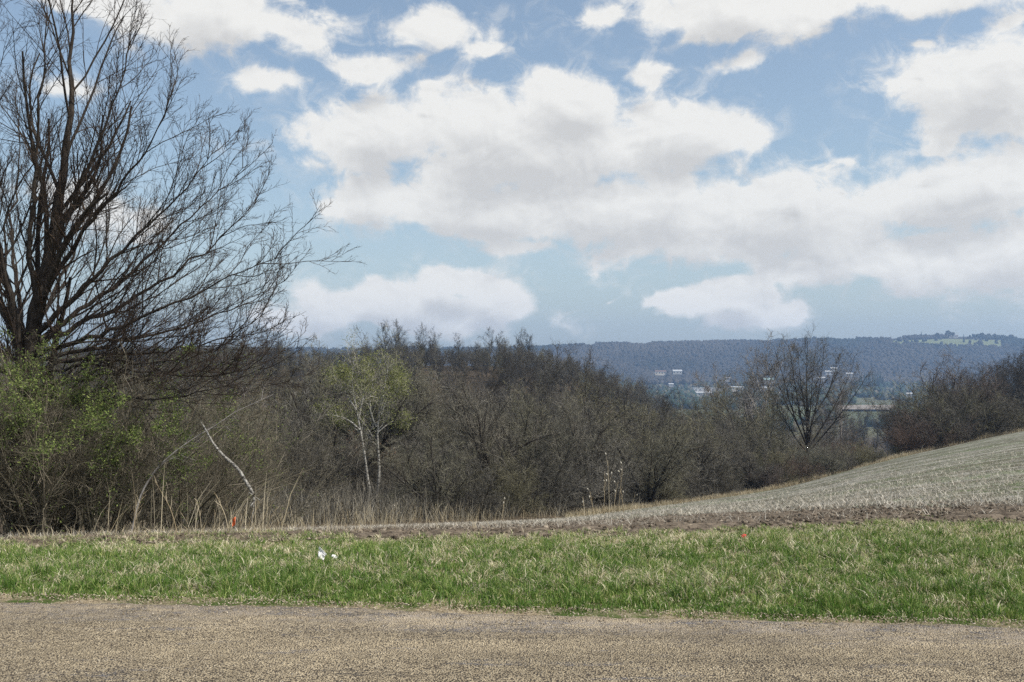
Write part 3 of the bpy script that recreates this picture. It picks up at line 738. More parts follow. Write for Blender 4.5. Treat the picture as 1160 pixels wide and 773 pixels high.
# dark leaning trees around the birches
def dark_tree(d, limbs, label, name='leaning_tree', n1=9, up=.06, len1=.30, r1=.55):
    L = [([P(px, row, d+o) for px, row, o in pl], r0, r1) for pl, r0, r1 in limbs]
    b = np.array(L[0][0][0]); b[2] = gz(b[0], b[1]); L[0][0][0] = b+np.array([0, 0, -.2])
    cfg = [dict(n=n1, t0=.25, ang=(25, 60), len=len1, sh=.4, rr=.55, K=6, up=up, noise=.16, rmin=.012),
           dict(n=7, t0=.1, ang=(25, 65), len=.5, sh=.3, rr=.55, K=5, up=.05, noise=.16, rmin=.008),
           dict(n=7, t0=.1, ang=(25, 65), len=.55, sh=.3, rr=.6, K=3, up=.04, noise=.15, rmin=.006)]
    lev = poly_tree('', L, cfg, 1, None, None, None, '', '', b)
    a_, b_ = MB(), MB(); tube(a_, *lev[0], 7); tube(a_, *lev[1], 4); tube(b_, *lev[2], 3); tube(b_, *lev[3], 3)
    e = empty(name, b, label, 'tree'); a_.build('trunk', M_bark_dark, e); b_.build('crown', M_twig_wood, e)
dark_tree(43, [([(360, 592, 0), (355, 560, 0), (352, 530, 0), (345, 500, 0), (341, 470, .2), (330, 445, .3)], .14, .03),
               ([(346, 502, 0), (330, 482, -.3), (318, 468, -.5), (308, 458, -.6)], .07, .02),
               ([(343, 480, 0), (348, 455, .4), (345, 435, .6)], .06, .02),
               ([(345, 500, 0), (360, 478, .5), (372, 460, .8)], .05, .015)], 'dark crooked bare tree left of the birches')
dark_tree(47.5, [([(366, 592, 0), (378, 565, 0), (395, 545, 0), (425, 518, .2), (445, 500, .3), (470, 470, .4), (490, 455, .5)], .15, .03),
               ([(384, 560, 0), (382, 530, .3), (378, 505, .4), (384, 480, .4)], .08, .025),
               ([(425, 518, 0), (440, 492, -.3), (452, 465, -.5), (462, 448, -.5)], .08, .02),
               ([(440, 505, 0), (462, 497, -.6), (480, 485, -.8)], .05, .02)], 'dark trunk leaning right behind the two birches')
dark_tree(42.5, [([(575, 592, 0), (560, 560, 0), (545, 530, 0), (540, 500, .1), (530, 470, .3)], .12, .03),
               ([(548, 535, 0), (575, 515, -.4), (600, 500, -.6), (625, 492, -.8)], .08, .02),
               ([(560, 555, 0), (520, 540, -.5), (490, 520, -.8), (470, 495, -.9)], .07, .02),
               ([(542, 505, 0), (558, 480, .4), (575, 455, .6)], .06, .015)], 'dark spreading bare tree in the middle of the thicket edge')
dark_tree(63, [([(735, 590, 0), (722, 560, 0), (700, 535, 0), (680, 520, .2), (655, 512, .3)], .13, .03),
               ([(722, 560, 0), (745, 530, -.4), (765, 515, -.6), (800, 505, -.8)], .09, .02),
               ([(700, 535, 0), (705, 505, .5), (715, 470, .6)], .07, .02)], 'dark low-branching bare tree behind the milkweed clump')

dark_tree(92, [([(915, 532, 0), (914, 500, 0), (914, 470, 0), (913, 440, .1), (914, 410, .2), (915, 387, .3)], .20, .02),
    ([(914, 506, 0), (903, 482, -.4), (893, 452, -.8), (886, 422, -1), (878, 398, -1.2)], 0.092, .016),
    ([(913, 500, 0), (906, 470, .5), (900, 435, .9), (897, 410, 1.2), (893, 390, 1.4)], 0.084, .016),
    ([(914, 498, 0), (922, 470, -.5), (928, 440, -1), (932, 412, -1.4), (934, 390, -1.6)], 0.084, .016),
    ([(915, 508, 0), (930, 485, .3), (945, 460, .6), (958, 435, .9), (968, 410, 1.1)], 0.092, .016),
    ([(915, 512, 0), (935, 490, -.4), (955, 465, -.8), (970, 445, -1), (983, 424, -1.2)], 0.084, .016),
    ([(914, 490, 0), (918, 460, 1.2), (920, 430, 2.0), (924, 398, 2.5)], 0.076, .016),
    ([(914, 492, 0), (911, 460, -1.2), (906, 430, -2.0), (904, 398, -2.5)], 0.076, .016),
    ([(914, 514, 0), (900, 496, .5), (885, 470, 1.), (872, 442, 1.4)], 0.076, .016),
    ([(922, 470, -.5), (938, 445, -.4), (946, 420, -.2), (952, 400, 0)], 0.058, .016),
    ([(903, 482, -.4), (889, 455, .2), (880, 430, .5), (868, 412, .8)], 0.050, .016)],
    'tall bare vase-shaped tree standing alone at the far corner of the field', 'field_corner_tree', n1=22, up=.10, len1=.26, r1=.55)
# ------------------------------------------------------------------ big near tree at the left
dt = 14.0
bt = P(30, 612, dt); bt[2] = gz(bt[0], bt[1])
limbs = [
 ([(30, 616, 0), (29, 520, 0), (30, 450, 0), (32, 400, 0), (36, 372, 0), (44, 330, 0), (56, 290, .1), (68, 235, .15), (78, 170, .2), (82, 100, .25), (80, 20, .3), (84, -60, .3)], .20, .02),
 ([(30, 430, 0), (20, 375, -.1), (8, 330, -.2), (-8, 280, -.3), (-20, 200, -.4), (-25, 110, -.5), (-20, 20, -.6)], .11, .02),
 ([(42, 345, 0), (30, 280, -.2), (34, 200, -.4), (44, 120, -.6), (48, 40, -.7), (45, -20, -.8)], .08, .015),
 ([(48, 315, 0), (70, 260, -.2), (98, 200, -.35), (124, 140, -.5), (146, 70, -.6), (160, 30, -.6)], .085, .012),
 ([(40, 350, 0), (70, 300, -.3), (105, 250, -.5), (150, 200, -.7), (185, 150, -.9), (205, 100, -1)], .085, .012),
 ([(36, 385, 0), (75, 345, -.2), (120, 305, -.3), (170, 262, -.4), (225, 210, -.5), (262, 160, -.6)], .085, .01),
 ([(38, 390, 0), (85, 360, .4), (140, 325, .7), (190, 280, .9), (245, 232, 1.1), (300, 185, 1.2)], .08, .01),
 ([(34, 400, 0), (80, 375, .1), (135, 352, .2), (190, 322, .3), (250, 285, .3), (312, 225, .3)], .085, .01),
 ([(34, 405, 0), (90, 388, -.5), (150, 368, -.9), (215, 340, -1.1), (280, 312, -1.2), (350, 288, -1.3)], .08, .01),
 ([(32, 412, 0), (90, 398, .5), (160, 385, .8), (230, 370, 1), (295, 345, 1.1), (345, 318, 1.2)], .07, .01),
 ([(32, 420, 0), (85, 408, -.2), (150, 400, -.4), (215, 398, -.5), (275, 385, -.6), (330, 350, -.7)], .07, .01),
 ([(30, 455, 0), (80, 448, -.6), (140, 452, -1), (200, 452, -1.2), (262, 440, -1.3), (322, 414, -1.4)], .07, .01),
 ([(30, 470, 0), (75, 462, .4), (120, 440, .6), (180, 425, .8), (240, 425, .9), (290, 405, 1)], .055, .01),
 ([(32, 440, 0), (90, 432, -.3), (150, 420, -.6), (215, 425, -.9), (275, 428, -1.1), (335, 405, -1.2)], .06, .01),
 ([(31, 435, 0), (80, 415, -.7), (135, 408, -1.2), (195, 412, -1.5), (240, 405, -1.6), (290, 380, -1.7)], .055, .01),
 ([(28, 440, 0), (5, 420, -.3), (-30, 400, -.5), (-80, 360, -.8), (-140, 300, -1)], .09, .015),
 ([(30, 400, 0), (0, 350, .3), (-50, 290, .6), (-90, 200, .8), (-110, 100, 1)], .09, .015),
 ([(32, 395, 0), (20, 340, .8), (10, 280, 1.6), (20, 200, 2.2), (15, 100, 2.6)], .08, .012),
 ([(32, 400, 0), (50, 350, 1), (80, 300, 1.9), (110, 230, 2.5), (130, 150, 2.9)], .08, .012),
 ([(30, 420, 0), (-20, 380, .9), (-60, 340, 1.6), (-100, 260, 2)], .07, .012)]
L = [([P(30+(px-30)*(.93 if px > 60 else 1), row, dt+o) for px, row, o in pl], r0*(.54 if r0 < .15 else .92), r1*.4) for pl, r0, r1 in limbs]
cfg = [dict(n=19, t0=.14, ang=(18, 50), len=.36, sh=.5, rr=.46, K=9, up=.045, noise=.10, ub=.5, rmin=.007),
       dict(n=8, t0=.12, ang=(22, 55), len=.42, sh=.4, rr=.5, K=6, up=.03, noise=.09, ub=.3, rmin=.0036),
       dict(n=5, t0=.12, ang=(20, 50), len=.45, sh=.3, rr=.6, K=4, up=.03, noise=.10, ub=.2, rmin=.0027),
       dict(n=3, t0=.2, ang=(20, 50), len=.45, sh=.3, rr=.7, K=3, up=.03, noise=.08, rmin=.0018, keep=.8)]
lev = poly_tree('', L, cfg, 1, None, None, None, '', '', bt, K=22, kink=.022)
lev[0][1][0, :3] *= np.array([1.35, 1.15, 1.05])
a_, b_ = MB(), MB(); tube(a_, *lev[0], 10); tube(a_, *lev[1], 5)
for q in lev[2:]: tube(b_, *q, 3)
e = empty('big_bare_tree', bt, 'big bare tree at the left rising past the top of the picture', 'tree')
a_.build('trunk', M_bark_near, e); b_.build('crown', M_twig_near, e)

# arching shrub with young green leaves under it, and bare tangles beside it
def near_shrub(cx, d, n, spread, hmin, hmax, label, nleaf, leaf_h, out=.7, leafmat=M_leaf_shrub, name='leafy_shrub', shift=0, bx=.0):
    b = np.array([px_x(cx, d), d, 0]); b[2] = gz(b[0], b[1])
    az = RG.random(n)*6.28; rr = RG.random(n)**.6*spread
    p0 = np.stack([np.cos(az)*rr*.55, np.sin(az)*rr*.45, np.full(n, -.08)], -1)
    ln = RG.uniform(.05, out, n)
    dirs = np.stack([np.cos(az)*ln+bx, np.sin(az)*ln, np.ones(n)], -1)
    s = stems(p0, dirs, RG.uniform(hmin, hmax, n), RG.uniform(.006, .017, n), 10, -.045, .075, .35)
    lev = grow(*s, [dict(n=9, t0=.15, ang=(18, 60), len=.36, sh=.35, rr=.6, K=7, up=-.005, noise=.12, rmin=.0035),
                    dict(n=6, t0=.12, ang=(20, 65), len=.45, sh=.3, rr=.65, K=5, up=.02, noise=.15, rmin=.0025),
                    dict(n=4, t0=.1, ang=(20, 65), len=.5, sh=.3, rr=.7, K=3, up=.03, noise=.12, rmin=.0016, keep=.75)])
    a_, b_ = MB(), MB(); tube(a_, *lev[0], 5)
    tube(b_, *lev[1], 3); tube(b_, *lev[2], 3); tube(b_, *lev[3], 3)
    e = empty(name, b, label, 'shrub'); a_.build('stems', M_twig_shrub, e); b_.build('twigs', M_twig_shrub, e)
    if nleaf:
        q3 = lev[3][0]; q2 = lev[2][0]
        g3 = fbm(q3[:, 0, 0]*2.2+q3[:, 0, 1]+40, q3[:, 0, 2]*2.2+9, 2) > .5; g2 = fbm(q2[:, 0, 0]*2.2+q2[:, 0, 1]+40, q2[:, 0, 2]*2.2+9, 2) > .5
        p3 = np.concatenate([q3[g3][:, 1:].reshape(-1, 3), q2[g2][:, 2:].reshape(-1, 3)])
        wt = sstep(leaf_h[0], leaf_h[1], p3[:, 2])+.08; p3 = p3[RG.random(len(p3)) < wt]
        p3 = p3[RG.integers(0, len(p3), nleaf)]
        lf = MB(); leaves(lf, p3+RG.normal(0, .02, p3.shape), .026); lf.build('leaves', leafmat, e, smooth_=False)
near_shrub(40, 12.6, 56, 1.0, 1.4, 2.6, 'dense shrub of arching stems with young green leaves under the big tree', 19000, (.7, 1.7))
near_shrub(120, 12.9, 42, .85, 1.1, 2.1, 'arching green-tipped shrub just right of the big tree trunk', 12000, (.7, 1.6))
near_shrub(-30, 13.0, 44, 1.0, 1.5, 2.7, 'green-leaved shrub cut by the left edge of the picture', 8000, (.7, 1.7))
near_shrub(200, 14.2, 40, 1.0, 1.0, 2.2, 'mostly leafless arching shrub between the big tree and the dry stalks', 1800, (.8, 1.6), name='bare_shrub')
near_shrub(285, 21, 34, 1.4, 1.2, 2.6, 'low bare shrub behind the leaning white branch', 500, (1, 2), name='bare_shrub')
near_shrub(95, 17.0, 60, 1.6, 1.8, 3.4, 'tall leafless tangle of stems behind the green shrubs', 2500, (2.4, 3.4), name='bare_shrub')
near_shrub(195, 19.0, 50, 1.6, 1.7, 3.2, 'tall leafless shrub behind the big tree\'s lowest limbs', 1500, (2.6, 3.6), name='bare_shrub')
near_shrub(10, 18.0, 60, 1.6, 1.8, 3.4, 'tall bare shrub behind the big tree trunk', 2500, (2.4, 3.6), name='bare_shrub')

# ------------------------------------------------------------------ small things
# white-barked snapped trunk leaning to the left
dwh = 12.2
pl = [(286, 596), (288, 575), (290, 561), (279, 545), (272, 531), (258, 520), (247, 509), (238, 496), (232, 482), (228, 478)]
b = P(286, 600, dwh); b[2] = gz(b[0], b[1])
o, s = resample([b-np.array([0, 0, .1])]+[P(px, r, dwh+.02*i) for i, (px, r) in enumerate(pl)], 26)
mb = MB(); tube(mb, o-b, np.interp(np.linspace(0, 1, 26), [0, .3, .4, .7, 1], [.006, .010, .018, .015, .006])*(1+.25*RG.random(26)), 7)
e = empty('snapped_white_trunk', b, 'thin white-barked trunk leaning left over the dry stalks', 'trunk')
mb.build('trunk', M_snag, e)
mb = MB()
for sx, ex, sr, er in ((289, 281, 562, 557), (290, 297, 563, 568), (291, 285, 566, 573), (288, 296, 560, 552)):
    o, s = resample([P(sx, sr, dwh), P((sx+ex)/2, (sr+er)/2-1, dwh-.05), P(ex, er, dwh-.1)], 6); tube(mb, o-b, np.linspace(.012, .004, 6), 5)
mb.build('splintered_stub', M_snag, e)
# pale dead limb crossing it
d_ = 12.4
pl = [(198, 512), (215, 500), (232, 489), (250, 480), (262, 468), (278, 462), (298, 452), (310, 447)]
b = P(150, 590, d_); b[2] = gz(b[0], b[1])
o, s = resample([b, P(160, 560, d_), P(178, 530, d_)]+[P(px, r, d_) for px, r in pl], 26)
lev = grow((o-b)[None], np.linspace(.014, .004, 26)[None], np.array([s]), [dict(n=12, t0=.3, ang=(20, 55), len=.16, sh=.4, rr=.5, K=6, up=.03, noise=.15, rmin=.004), dict(n=4, t0=.2, ang=(20, 60), len=.5, sh=.3, rr=.6, K=4, up=.03, noise=.15, rmin=.003)])
a_, b_ = MB(), MB(); tube(a_, *lev[0], 6); tube(b_, *lev[1], 3); tube(b_, *lev[2], 3)
e = empty('arching_sapling', b, 'pale bare sapling arching right across the leaning white trunk', 'sapling'); a_.build('trunk', M_bark_pale, e); b_.build('crown', M_twig_pale, e)

# milkweed and other dead weeds
def weed(px, row_top, d, leanpx, label, pods=0, group=None, r=.009, br=4, name='dead_weed', base_row=None):
    x = px_x(px, d); b = np.array([x, d, gz(x, d)])
    tp = P(px+leanpx, row_top, d+RG.normal(0, .05)); h = tp-b
    m1 = b+h*.5+np.array([-h[0]*.15, 0, 0])
    o, s = resample([b-np.array([0, 0, .05]), m1, tp], 12)
    e = empty(name, b, label, 'weed', group)
    mb = MB(); tube(mb, o-b, np.linspace(r, r*.35, 12), 4)
    mb.build('stem', M_weed, e)
    lv = grow((o-b)[None], np.linspace(r, r*.4, 12)[None], np.array([s]), [dict(n=br, t0=.45, ang=(15, 45), len=.22, sh=.4, rr=.6, K=5, up=.06, noise=.08, rmin=.003)])
    mb = MB(); tube(mb, *lv[1], 3); mb.build('twigs', M_weed, e)
    if pods:
        tips = lv[1][0][:, -1]; idx = RG.permutation(len(tips))[:pods]
        for i in idx:
            mb = MB(); tt = np.linspace(0, 1, 7); ax = nrm(RG.normal(size=3)*.5+np.array([0, 0, 1])); L_ = .09
            tube(mb, tips[i]+ax*tt[:, None]*L_, np.sin(tt*math.pi)**.7*L_*.2+.002, 6); mb.build('seed_pod', M_fluff, e)
G = 'milkweed stalks in front of the thicket'
for px, rt, l, p in ((690, 521, -2, 3), (684, 536, 1, 2), (700, 532, 5, 3), (694, 545, 6, 2), (706, 556, -3, 1), (672, 556, -4, 2), (662, 562, -2, 1), (714, 560, 5, 1)):
    weed(px, rt, 34, l, 'dry milkweed stalk with pale pods in the clump right of centre', p, G, .014, 6, 'milkweed_stalk')
for px, rt, l, p in ((447, 572, 1, 2), (455, 580, -3, 1), (568, 566, 4, 2), (350, 562, 3, 2)):
    weed(px, rt, 34, l, {447: 'dead weed with pale tufts right of the birches', 455: 'short dead weed with one pale tuft right of the birches', 568: 'leaning pale dead weed before the middle of the thicket', 350: 'pale tufted weed left of the dark crooked tree'}[px], p, None, .013, 6)
for px, rt, l, lb in ((151, 556, 14, 'tall pale dead stalk leaning right before the green shrub'), (153, 562, 4, 'upright pale dead stalk in front of the green shrub'), (205, 545, -28, 'thin pale stalk leaning far left before the green shrub'),
                      (283, 566, 13, 'dry stalk leaning right beside the orange flag'), (262, 560, -16, 'long dry stalk leaning left beside the orange flag'), (300, 574, 16, 'dry forked stalk leaning right at the end of the dead grass')):
    weed(px, rt, 10.7, l, lb, 0, None, .005, 5, 'dry_stalk')
G2 = 'dry stalks standing in the dead grass'
for i in range(14):
    px = RG.normal(272, 24); weed(px, RG.uniform(562, 590), 10.9+RG.uniform(-.3, .5), RG.uniform(-12, 22), 'thin tan stalk standing in the dead grass beside the flag', 0, G2, .0035, 4, 'dry_stalk')

# orange survey flag
b = P(268, 612, 10.5); b[2] = gz(b[0], b[1])
e = empty('marker_flag', b, 'small orange marker flag low in the dead grass at the left', 'flag')
mb = MB(); tube(mb, np.array([(0, 0, -.05), (0, 0, .1), (.003, 0, .2)]), np.full(3, .0016), 5); mb.build('wire', mat_plain('flag_wire', (.35, .35, .35)), e)
mb = MB(); gx, gy = np.meshgrid(np.linspace(0, 1, 9), np.linspace(0, 1, 9), indexing='ij')
X = .003-.032*gx; Y = -.012*np.sin(gx*5+gy*2)-.01*gx; Z = .19-.085*gy-.02*gx
grid(mb, X, Y, Z); ob = mb.build('cloth', mat_plain('orange_plastic', (.62, .13, .04), .5), e)
md = ob.modifiers.new('th', 'SOLIDIFY'); md.thickness = .0012
# litter
def crumple(name, loc, sz, mat, seed, label, cat, tall=1.):
    r = np.random.default_rng(seed); mb = MB()
    gx, gy = np.meshgrid(np.linspace(-1, 1, 11), np.linspace(-1, 1, 9), indexing='ij')
    X = gx*sz[0]+r.normal(0, sz[0]*.07, gx.shape); Y = gy*sz[1]+r.normal(0, sz[1]*.08, gx.shape)
    Z = tall*(np.abs(np.sin(gx*2.1+gy))*.5+r.random(gx.shape)*.35)*sz[2]
    grid(mb, X, Y, Z); return mb
M_paper = mat_plain('white_paper', (.80, .79, .80), .6); M_redp = mat_plain('red_plastic', (.70, .06, .06), .4)
b = P(366, 649, 8.4); b[2] = gz(b[0], b[1])
e = empty('paper_scrap', b, 'crumpled white paper scrap lying in the roadside grass', 'litter')
def sheet(pts4, bend, mat, name, parent):
    p = np.array(pts4, float); mb = MB(); n = 10
    s_, t_2 = np.meshgrid(np.linspace(0, 1, n), np.linspace(0, 1, n), indexing='ij')
    Q = (p[0]*(1-s_[..., None])+p[1]*s_[..., None])*(1-t_2[..., None])+(p[3]*(1-s_[..., None])+p[2]*s_[..., None])*t_2[..., None]
    Q = Q+np.array([0, 1, .3])*((np.sin(s_*6)*np.cos(t_2*5)*bend)+RG.normal(0, bend*.25, s_.shape))[..., None]
    grid(mb, Q[..., 0], Q[..., 1], Q[..., 2]); o = mb.build(name, mat, parent); md = o.modifiers.new('th', 'SOLIDIFY'); md.thickness = .0015
sheet([(.045, -.02, .07), (-.022, .0, .135), (-.035, .01, .118), (.022, -.01, .055)], .004, M_paper, 'folded_edge', e)
sheet([(-.03, .0, .10), (.03, -.02, .065), (.02, -.035, .028), (-.032, -.03, .034)], .007, M_paper, 'sheet', e)
sheet([(.085, .01, .066), (.14, .0, .05), (.125, -.02, .035), (.075, .0, .048)], .005, M_paper, 'torn_corner', e)
b = P(841, 624, 9.2); b[2] = gz(b[0], b[1])
mb = MB(); v = ICO*np.array([.032, .02, .024])*(1+RG.uniform(-.3, .3, (12, 1)))+np.array([0, 0, .055]); mb.add(v, ICF)
ob = mb.build('red_wrapper', M_redp, smooth_=False); ob.location = b; tag(ob, 'small crumpled red wrapper in the grass right of centre', 'litter')

# ------------------------------------------------------------------ far valley and ridge
# conifers
def conifer_mesh(h, w):
    mb = MB(); tn = MB(); tube(tn, np.array([(0, 0, -.5), (0, 0, h*.5), (0, 0, h*.97)]), np.array([h*.022, h*.014, .02]), 6)
    n = 900; t = RG.random(n)**.8; az = RG.random(n)*6.28; rr = w*(1-t)*(.55+.5*RG.random(n))+.1
    p0 = np.stack([np.zeros(n), np.zeros(n), h*(.06+.93*t)], -1)
    p1 = p0+np.stack([np.cos(az)*rr, np.sin(az)*rr, -rr*.25+.1*RG.normal(size=n)], -1)
    s = np.stack([-np.sin(az), np.cos(az), np.zeros(n)], -1)*(rr*.22)[:, None]
    m = (p0+p1)/2
    mb.add(np.stack([p0, m-s+np.array([0, 0, -.15]), p1, m+s+np.array([0, 0, -.15])], 1).reshape(-1, 3), np.arange(n)[:, None]*4+np.arange(4)[None], np.repeat(RG.random(n), 4))
    return tn, mb
tn, cr = conifer_mesh(12, 3.2); con = thing_from('conifer', tn, cr, M_bark_dark, M_con, '', '')
def con_at(px, row_top, d, h, lab, grp=None):
    x = px_x(px, d); z = EYE+d*(HR-row_top)/F-h
    g = gz(x, d); h2 = (z+h)-g
    lab_ = (lab, 'conifer', grp) if grp else (lab, 'conifer')
    o = place(con, x, d, h2/12, lab_); o.scale = (h/12*1.1, h/12*1.1, h2/12)
con_at(1018, 444, 330, 10, 'single dark conifer beside the reddish tree')
con_at(1044, 374.5, 2690, 11, 'dark pointed conifer on the far ridge skyline')
con_at(1092, 378, 2600, 16, 'broad dark conifer below the ridge-top farm field')
for i in range(14):
    con_at(974+i*2.0+RG.uniform(-1, 1), 419+RG.uniform(-2, 3)+abs(i-7)*.4, 1900+RG.uniform(-40, 40), 16, 'dark evergreen of the small stand at the foot of the ridge', 'evergreens of the small stand under the ridge')
# round trees along the ridge-top farm
M_rt = mat_stops('ridge_top_trees', [(0, (.03, .035, .02)), (1, (.09, .085, .06))])
def crown_tree(px, d, r, label, grp=None, name='round_tree'):
    x = px_x(px, d); b = (x, d, gz(x, d)); e = empty(name, b, label, 'tree', grp)
    t = MB(); tube(t, np.array([(0, 0, -.5), (0, 0, r*.6), (0, 0, r*1.2)]), np.array([.4, .35, .2]), 5); t.build('trunk', M_bark_dark, e)
    c = MB(); n = 60; v = nrm(RG.normal(size=(n, 3)))*(RG.random((n, 1))**.4)*np.array([r, r, r*.75])+np.array([0, 0, r*1.25])
    blobs(c, v, RG.uniform(r*.18, r*.38, n), .3); c.build('crown', M_rt, e)
G4 = 'round trees along the ridge-top farm'
for px, r in ((1062, 6.5), (1058, 4.5), (1074, 9), (1079, 7), (1112, 7), (1120, 6), (1127, 6), (1136, 5), (1146, 6), (900, 5), (923, 6)):
    crown_tree(px, 2712, r, 'small round tree on the skyline of the far ridge', G4)

# ridge-top farm fields and the pale valley plot
def patch(name, px0, px1, d0, d1, mat, up=.6, n=24):
    mb = MB(); pu = (np.linspace(px0, px1, n)-CX)/F; dv = np.linspace(d0, d1, 8)
    U, Dd = np.meshgrid(pu, dv, indexing='ij')
    Dd = Dd+(U-pu.mean())*0
    X = U*Dd; Z = ground_z(X, Dd)+up; grid(mb, X, Dd, Z)
    tag(mb.build(name, mat), kind='structure')
patch('ridge_top_field', 1012, 1134, 2545, 2660, mat_plain('pasture', (.15, .17, .085), .95, .1, .02))
patch('valley_field', 948, 1014, 1010, 1130, mat_plain('fallow_plot', (.24, .21, .18), .95, .1, .03), 2.2)
patch('town_lot', 780, 838, 1725, 1800, mat_plain('town_lot_gravel', (.35, .34, .33), .95, .1, .03), 2.2)

# buildings of the far town
M_white = mat_plain('white_wall', (.42, .42, .41), .6, .3, .3, .04); M_cream = mat_plain('cream_wall', (.62, .57, .48), .7, .2, .3, .05)
M_roofw = mat_plain('pale_metal_roof', (.46, .47, .48), .45, .4, .2, .03); M_roofg = mat_plain('grey_roof', (.20, .19, .19), .8, .2, .3, .1)
M_win = mat_plain('dark_window', (.04, .05, .06), .2, .5); M_roofb = mat_plain('brown_roof', (.15, .10, .08), .8, .2, .3, .1)
SPOTS = []
def building(px, row_base, d, w, dep, h, label, wall=M_white, roof=M_roofg, pitch=.35, name='house', wins=3, doors=0, grp=None, cat='house', rz=0.):
    ds = np.arange(600., 2720., 10); rws = HR-(ground_z((px-CX)/F*ds, ds)-EYE)*F/ds
    j = int(np.argmin(np.abs(rws-row_base)+.0006*np.abs(ds-d))); k_ = ds[j]/d; d = float(ds[j]); w *= k_; dep *= k_; h *= k_
    SPOTS.append((px, d, w*F/d/2+2)); x = px_x(px, d); z = gz(x, d)
    zb = min(z, gz(x, d-dep/2), gz(x, d+dep/2))-1
    e = empty(name, (x, d, z), label, cat, grp); e.rotation_euler = (0, 0, rz)
    lo = zb-z
    m = MB(); box(m, (-w/2, -dep/2, lo), (w/2, dep/2, h)); 
    if pitch > 0:
        rh = dep*.5*pitch
        m.add([(-w/2, -dep/2, h), (-w/2, dep/2, h), (-w/2, 0, h+rh), (w/2, -dep/2, h), (w/2, dep/2, h), (w/2, 0, h+rh)], [(0, 2, 1), (3, 4, 5)])
    m.build('wall', wall, e, smooth_=False)
    m = MB(); o = .5
    if pitch > 0:
        rh = (dep*.5+o)*pitch; y0 = dep/2+o
        for s in (-1, 1):
            v = [(-w/2-o, s*y0, h-o*pitch+.05), (w/2+o, s*y0, h-o*pitch+.05), (w/2+o, 0, h-o*pitch+rh+.05), (-w/2-o, 0, h-o*pitch+rh+.05)]
            v += [(a, b_, c+.25) for a, b_, c in v]
            m.add(v, [(0, 1, 2, 3), (7, 6, 5, 4), (0, 4, 5, 1), (1, 5, 6, 2), (2, 6, 7, 3), (3, 7, 4, 0)])
    else: box(m, (-w/2-.4, -dep/2-.4, h), (w/2+.4, dep/2+.4, h+.5))
    m.build('roof', roof, e, smooth_=False)
    for i in range(wins):
        cx = -w/2+w*(i+.5)/wins; ww = min(w/wins*.4, 2.2); m = MB()
        box(m, (cx-ww/2, -dep/2-.08, h*.42), (cx+ww/2, -dep/2+.02, h*.78)); m.build('window', M_win, e, smooth_=False)
    for i in range(doors):
        cx = -w/2+w*(i+.8)/(doors+.6); m = MB(); box(m, (cx-2.2, -dep/2-.1, lo+1), (cx+2.2, -dep/2+.02, h*.62)); m.build('door', M_roofg, e, smooth_=False)
    return e
building(801, 444.5, 1540, 46, 22, 6.5, 'long white flat-roofed warehouse in the valley', roof=M_roofw, pitch=0, name='warehouse', wins=7, doors=3, cat='warehouse')
building(797, 449, 1480, 24, 14, 5, 'low white annex in front of the long warehouse', roof=M_roofw, pitch=.15, name='warehouse_annex', wins=3, doors=2, cat='warehouse')
building(834, 442.5, 1560, 20, 14, 5, 'pale building right of the long warehouse', M_cream, M_roofw, .2, 'shed', 3, 1, cat='shed')
building(862, 444, 1500, 16, 12, 6, 'white building behind the tall pale tree', M_white, M_roofw, .3, 'shed', 3, 1, cat='shed')
building(870, 434, 1750, 16, 12, 6, 'teal-roofed building high behind the pale tree', M_white, mat_plain('teal_roof', (.35, .5, .48), .6), .5, 'shed', 2, 1, cat='shed')
building(748, 425, 1960, 22, 12, 6.5, 'cream house on the lower ridge slope, left of two', M_cream, M_roofb, .45, wins=4)
building(767, 424, 1970, 18, 11, 6, 'white house on the lower ridge slope, right of two', M_white, M_roofw, .45, wins=3)
building(760, 438, 1700, 8, 6, 4, 'white house just above the thicket outline', M_white, M_roofw, .45, wins=3)
building(824, 432, 1800, 12, 9, 5.5, 'small white house above the warehouse', M_white, M_roofg, .45, wins=3)
GT = 'houses seen through the vase-shaped tree'
for px, rb, d in ((938, 425, 1900), (944, 421, 1940), (930, 432, 1820), (962, 427, 1880)):
    building(px, rb, d, 13, 9, 5.5, 'small pale house seen through the vase-shaped tree', M_white, M_roofw, .5, wins=3, grp=GT)
building(1029, 450, 760, 4.6, 3.6, 2.4, 'white house beside the single dark conifer', M_white, M_roofw, .5, wins=3)
building(1082, 381.5, 2655, 13, 9, 5, 'white farmhouse on top of the far ridge', M_white, M_roofg, .5, 'farmhouse', 3, cat='farmhouse')
building(1077, 382.5, 2640, 9, 7, 4.5, 'small dark-roofed barn left of the ridge-top farmhouse', M_cream, M_roofg, .5, 'barn', 2, 1, cat='barn')

# valley trees: teal evergreen stands and scattered crowns
mb = MB()
n_ = 12000
y = RG.uniform(650, 2020, n_); u = RG.uniform(-.1, .62, n_); x = u*y
px = CX+u*F
k = fbm(x/110+7, y/110, 3) > np.where(y > 1650, .40, .53)
for a_, d_, w_ in SPOTS: k &= ~((np.abs(px-a_) < w_) & (y > d_-260) & (y < d_+25))
k &= ~((np.abs(px-985) < 34) & (y > 900) & (y < 1220))
x, y = x[k], y[k]; r = RG.uniform(2.2, 4.8, len(x))
blobs(mb, np.stack([x, y, ground_z(x, y)+r*.9], -1), r, .42, (1, 1, 1.3))
M_val = mat_stops('valley_trees', [(0, (.02, .04, .03)), (.5, (.04, .06, .04)), (.8, (.08, .08, .055)), (1, (.13, .12, .09))])
tag(mb.build('valley_forest', M_val), 'mixed trees and hedges scattered over the valley floor', 'forest', kind='stuff')


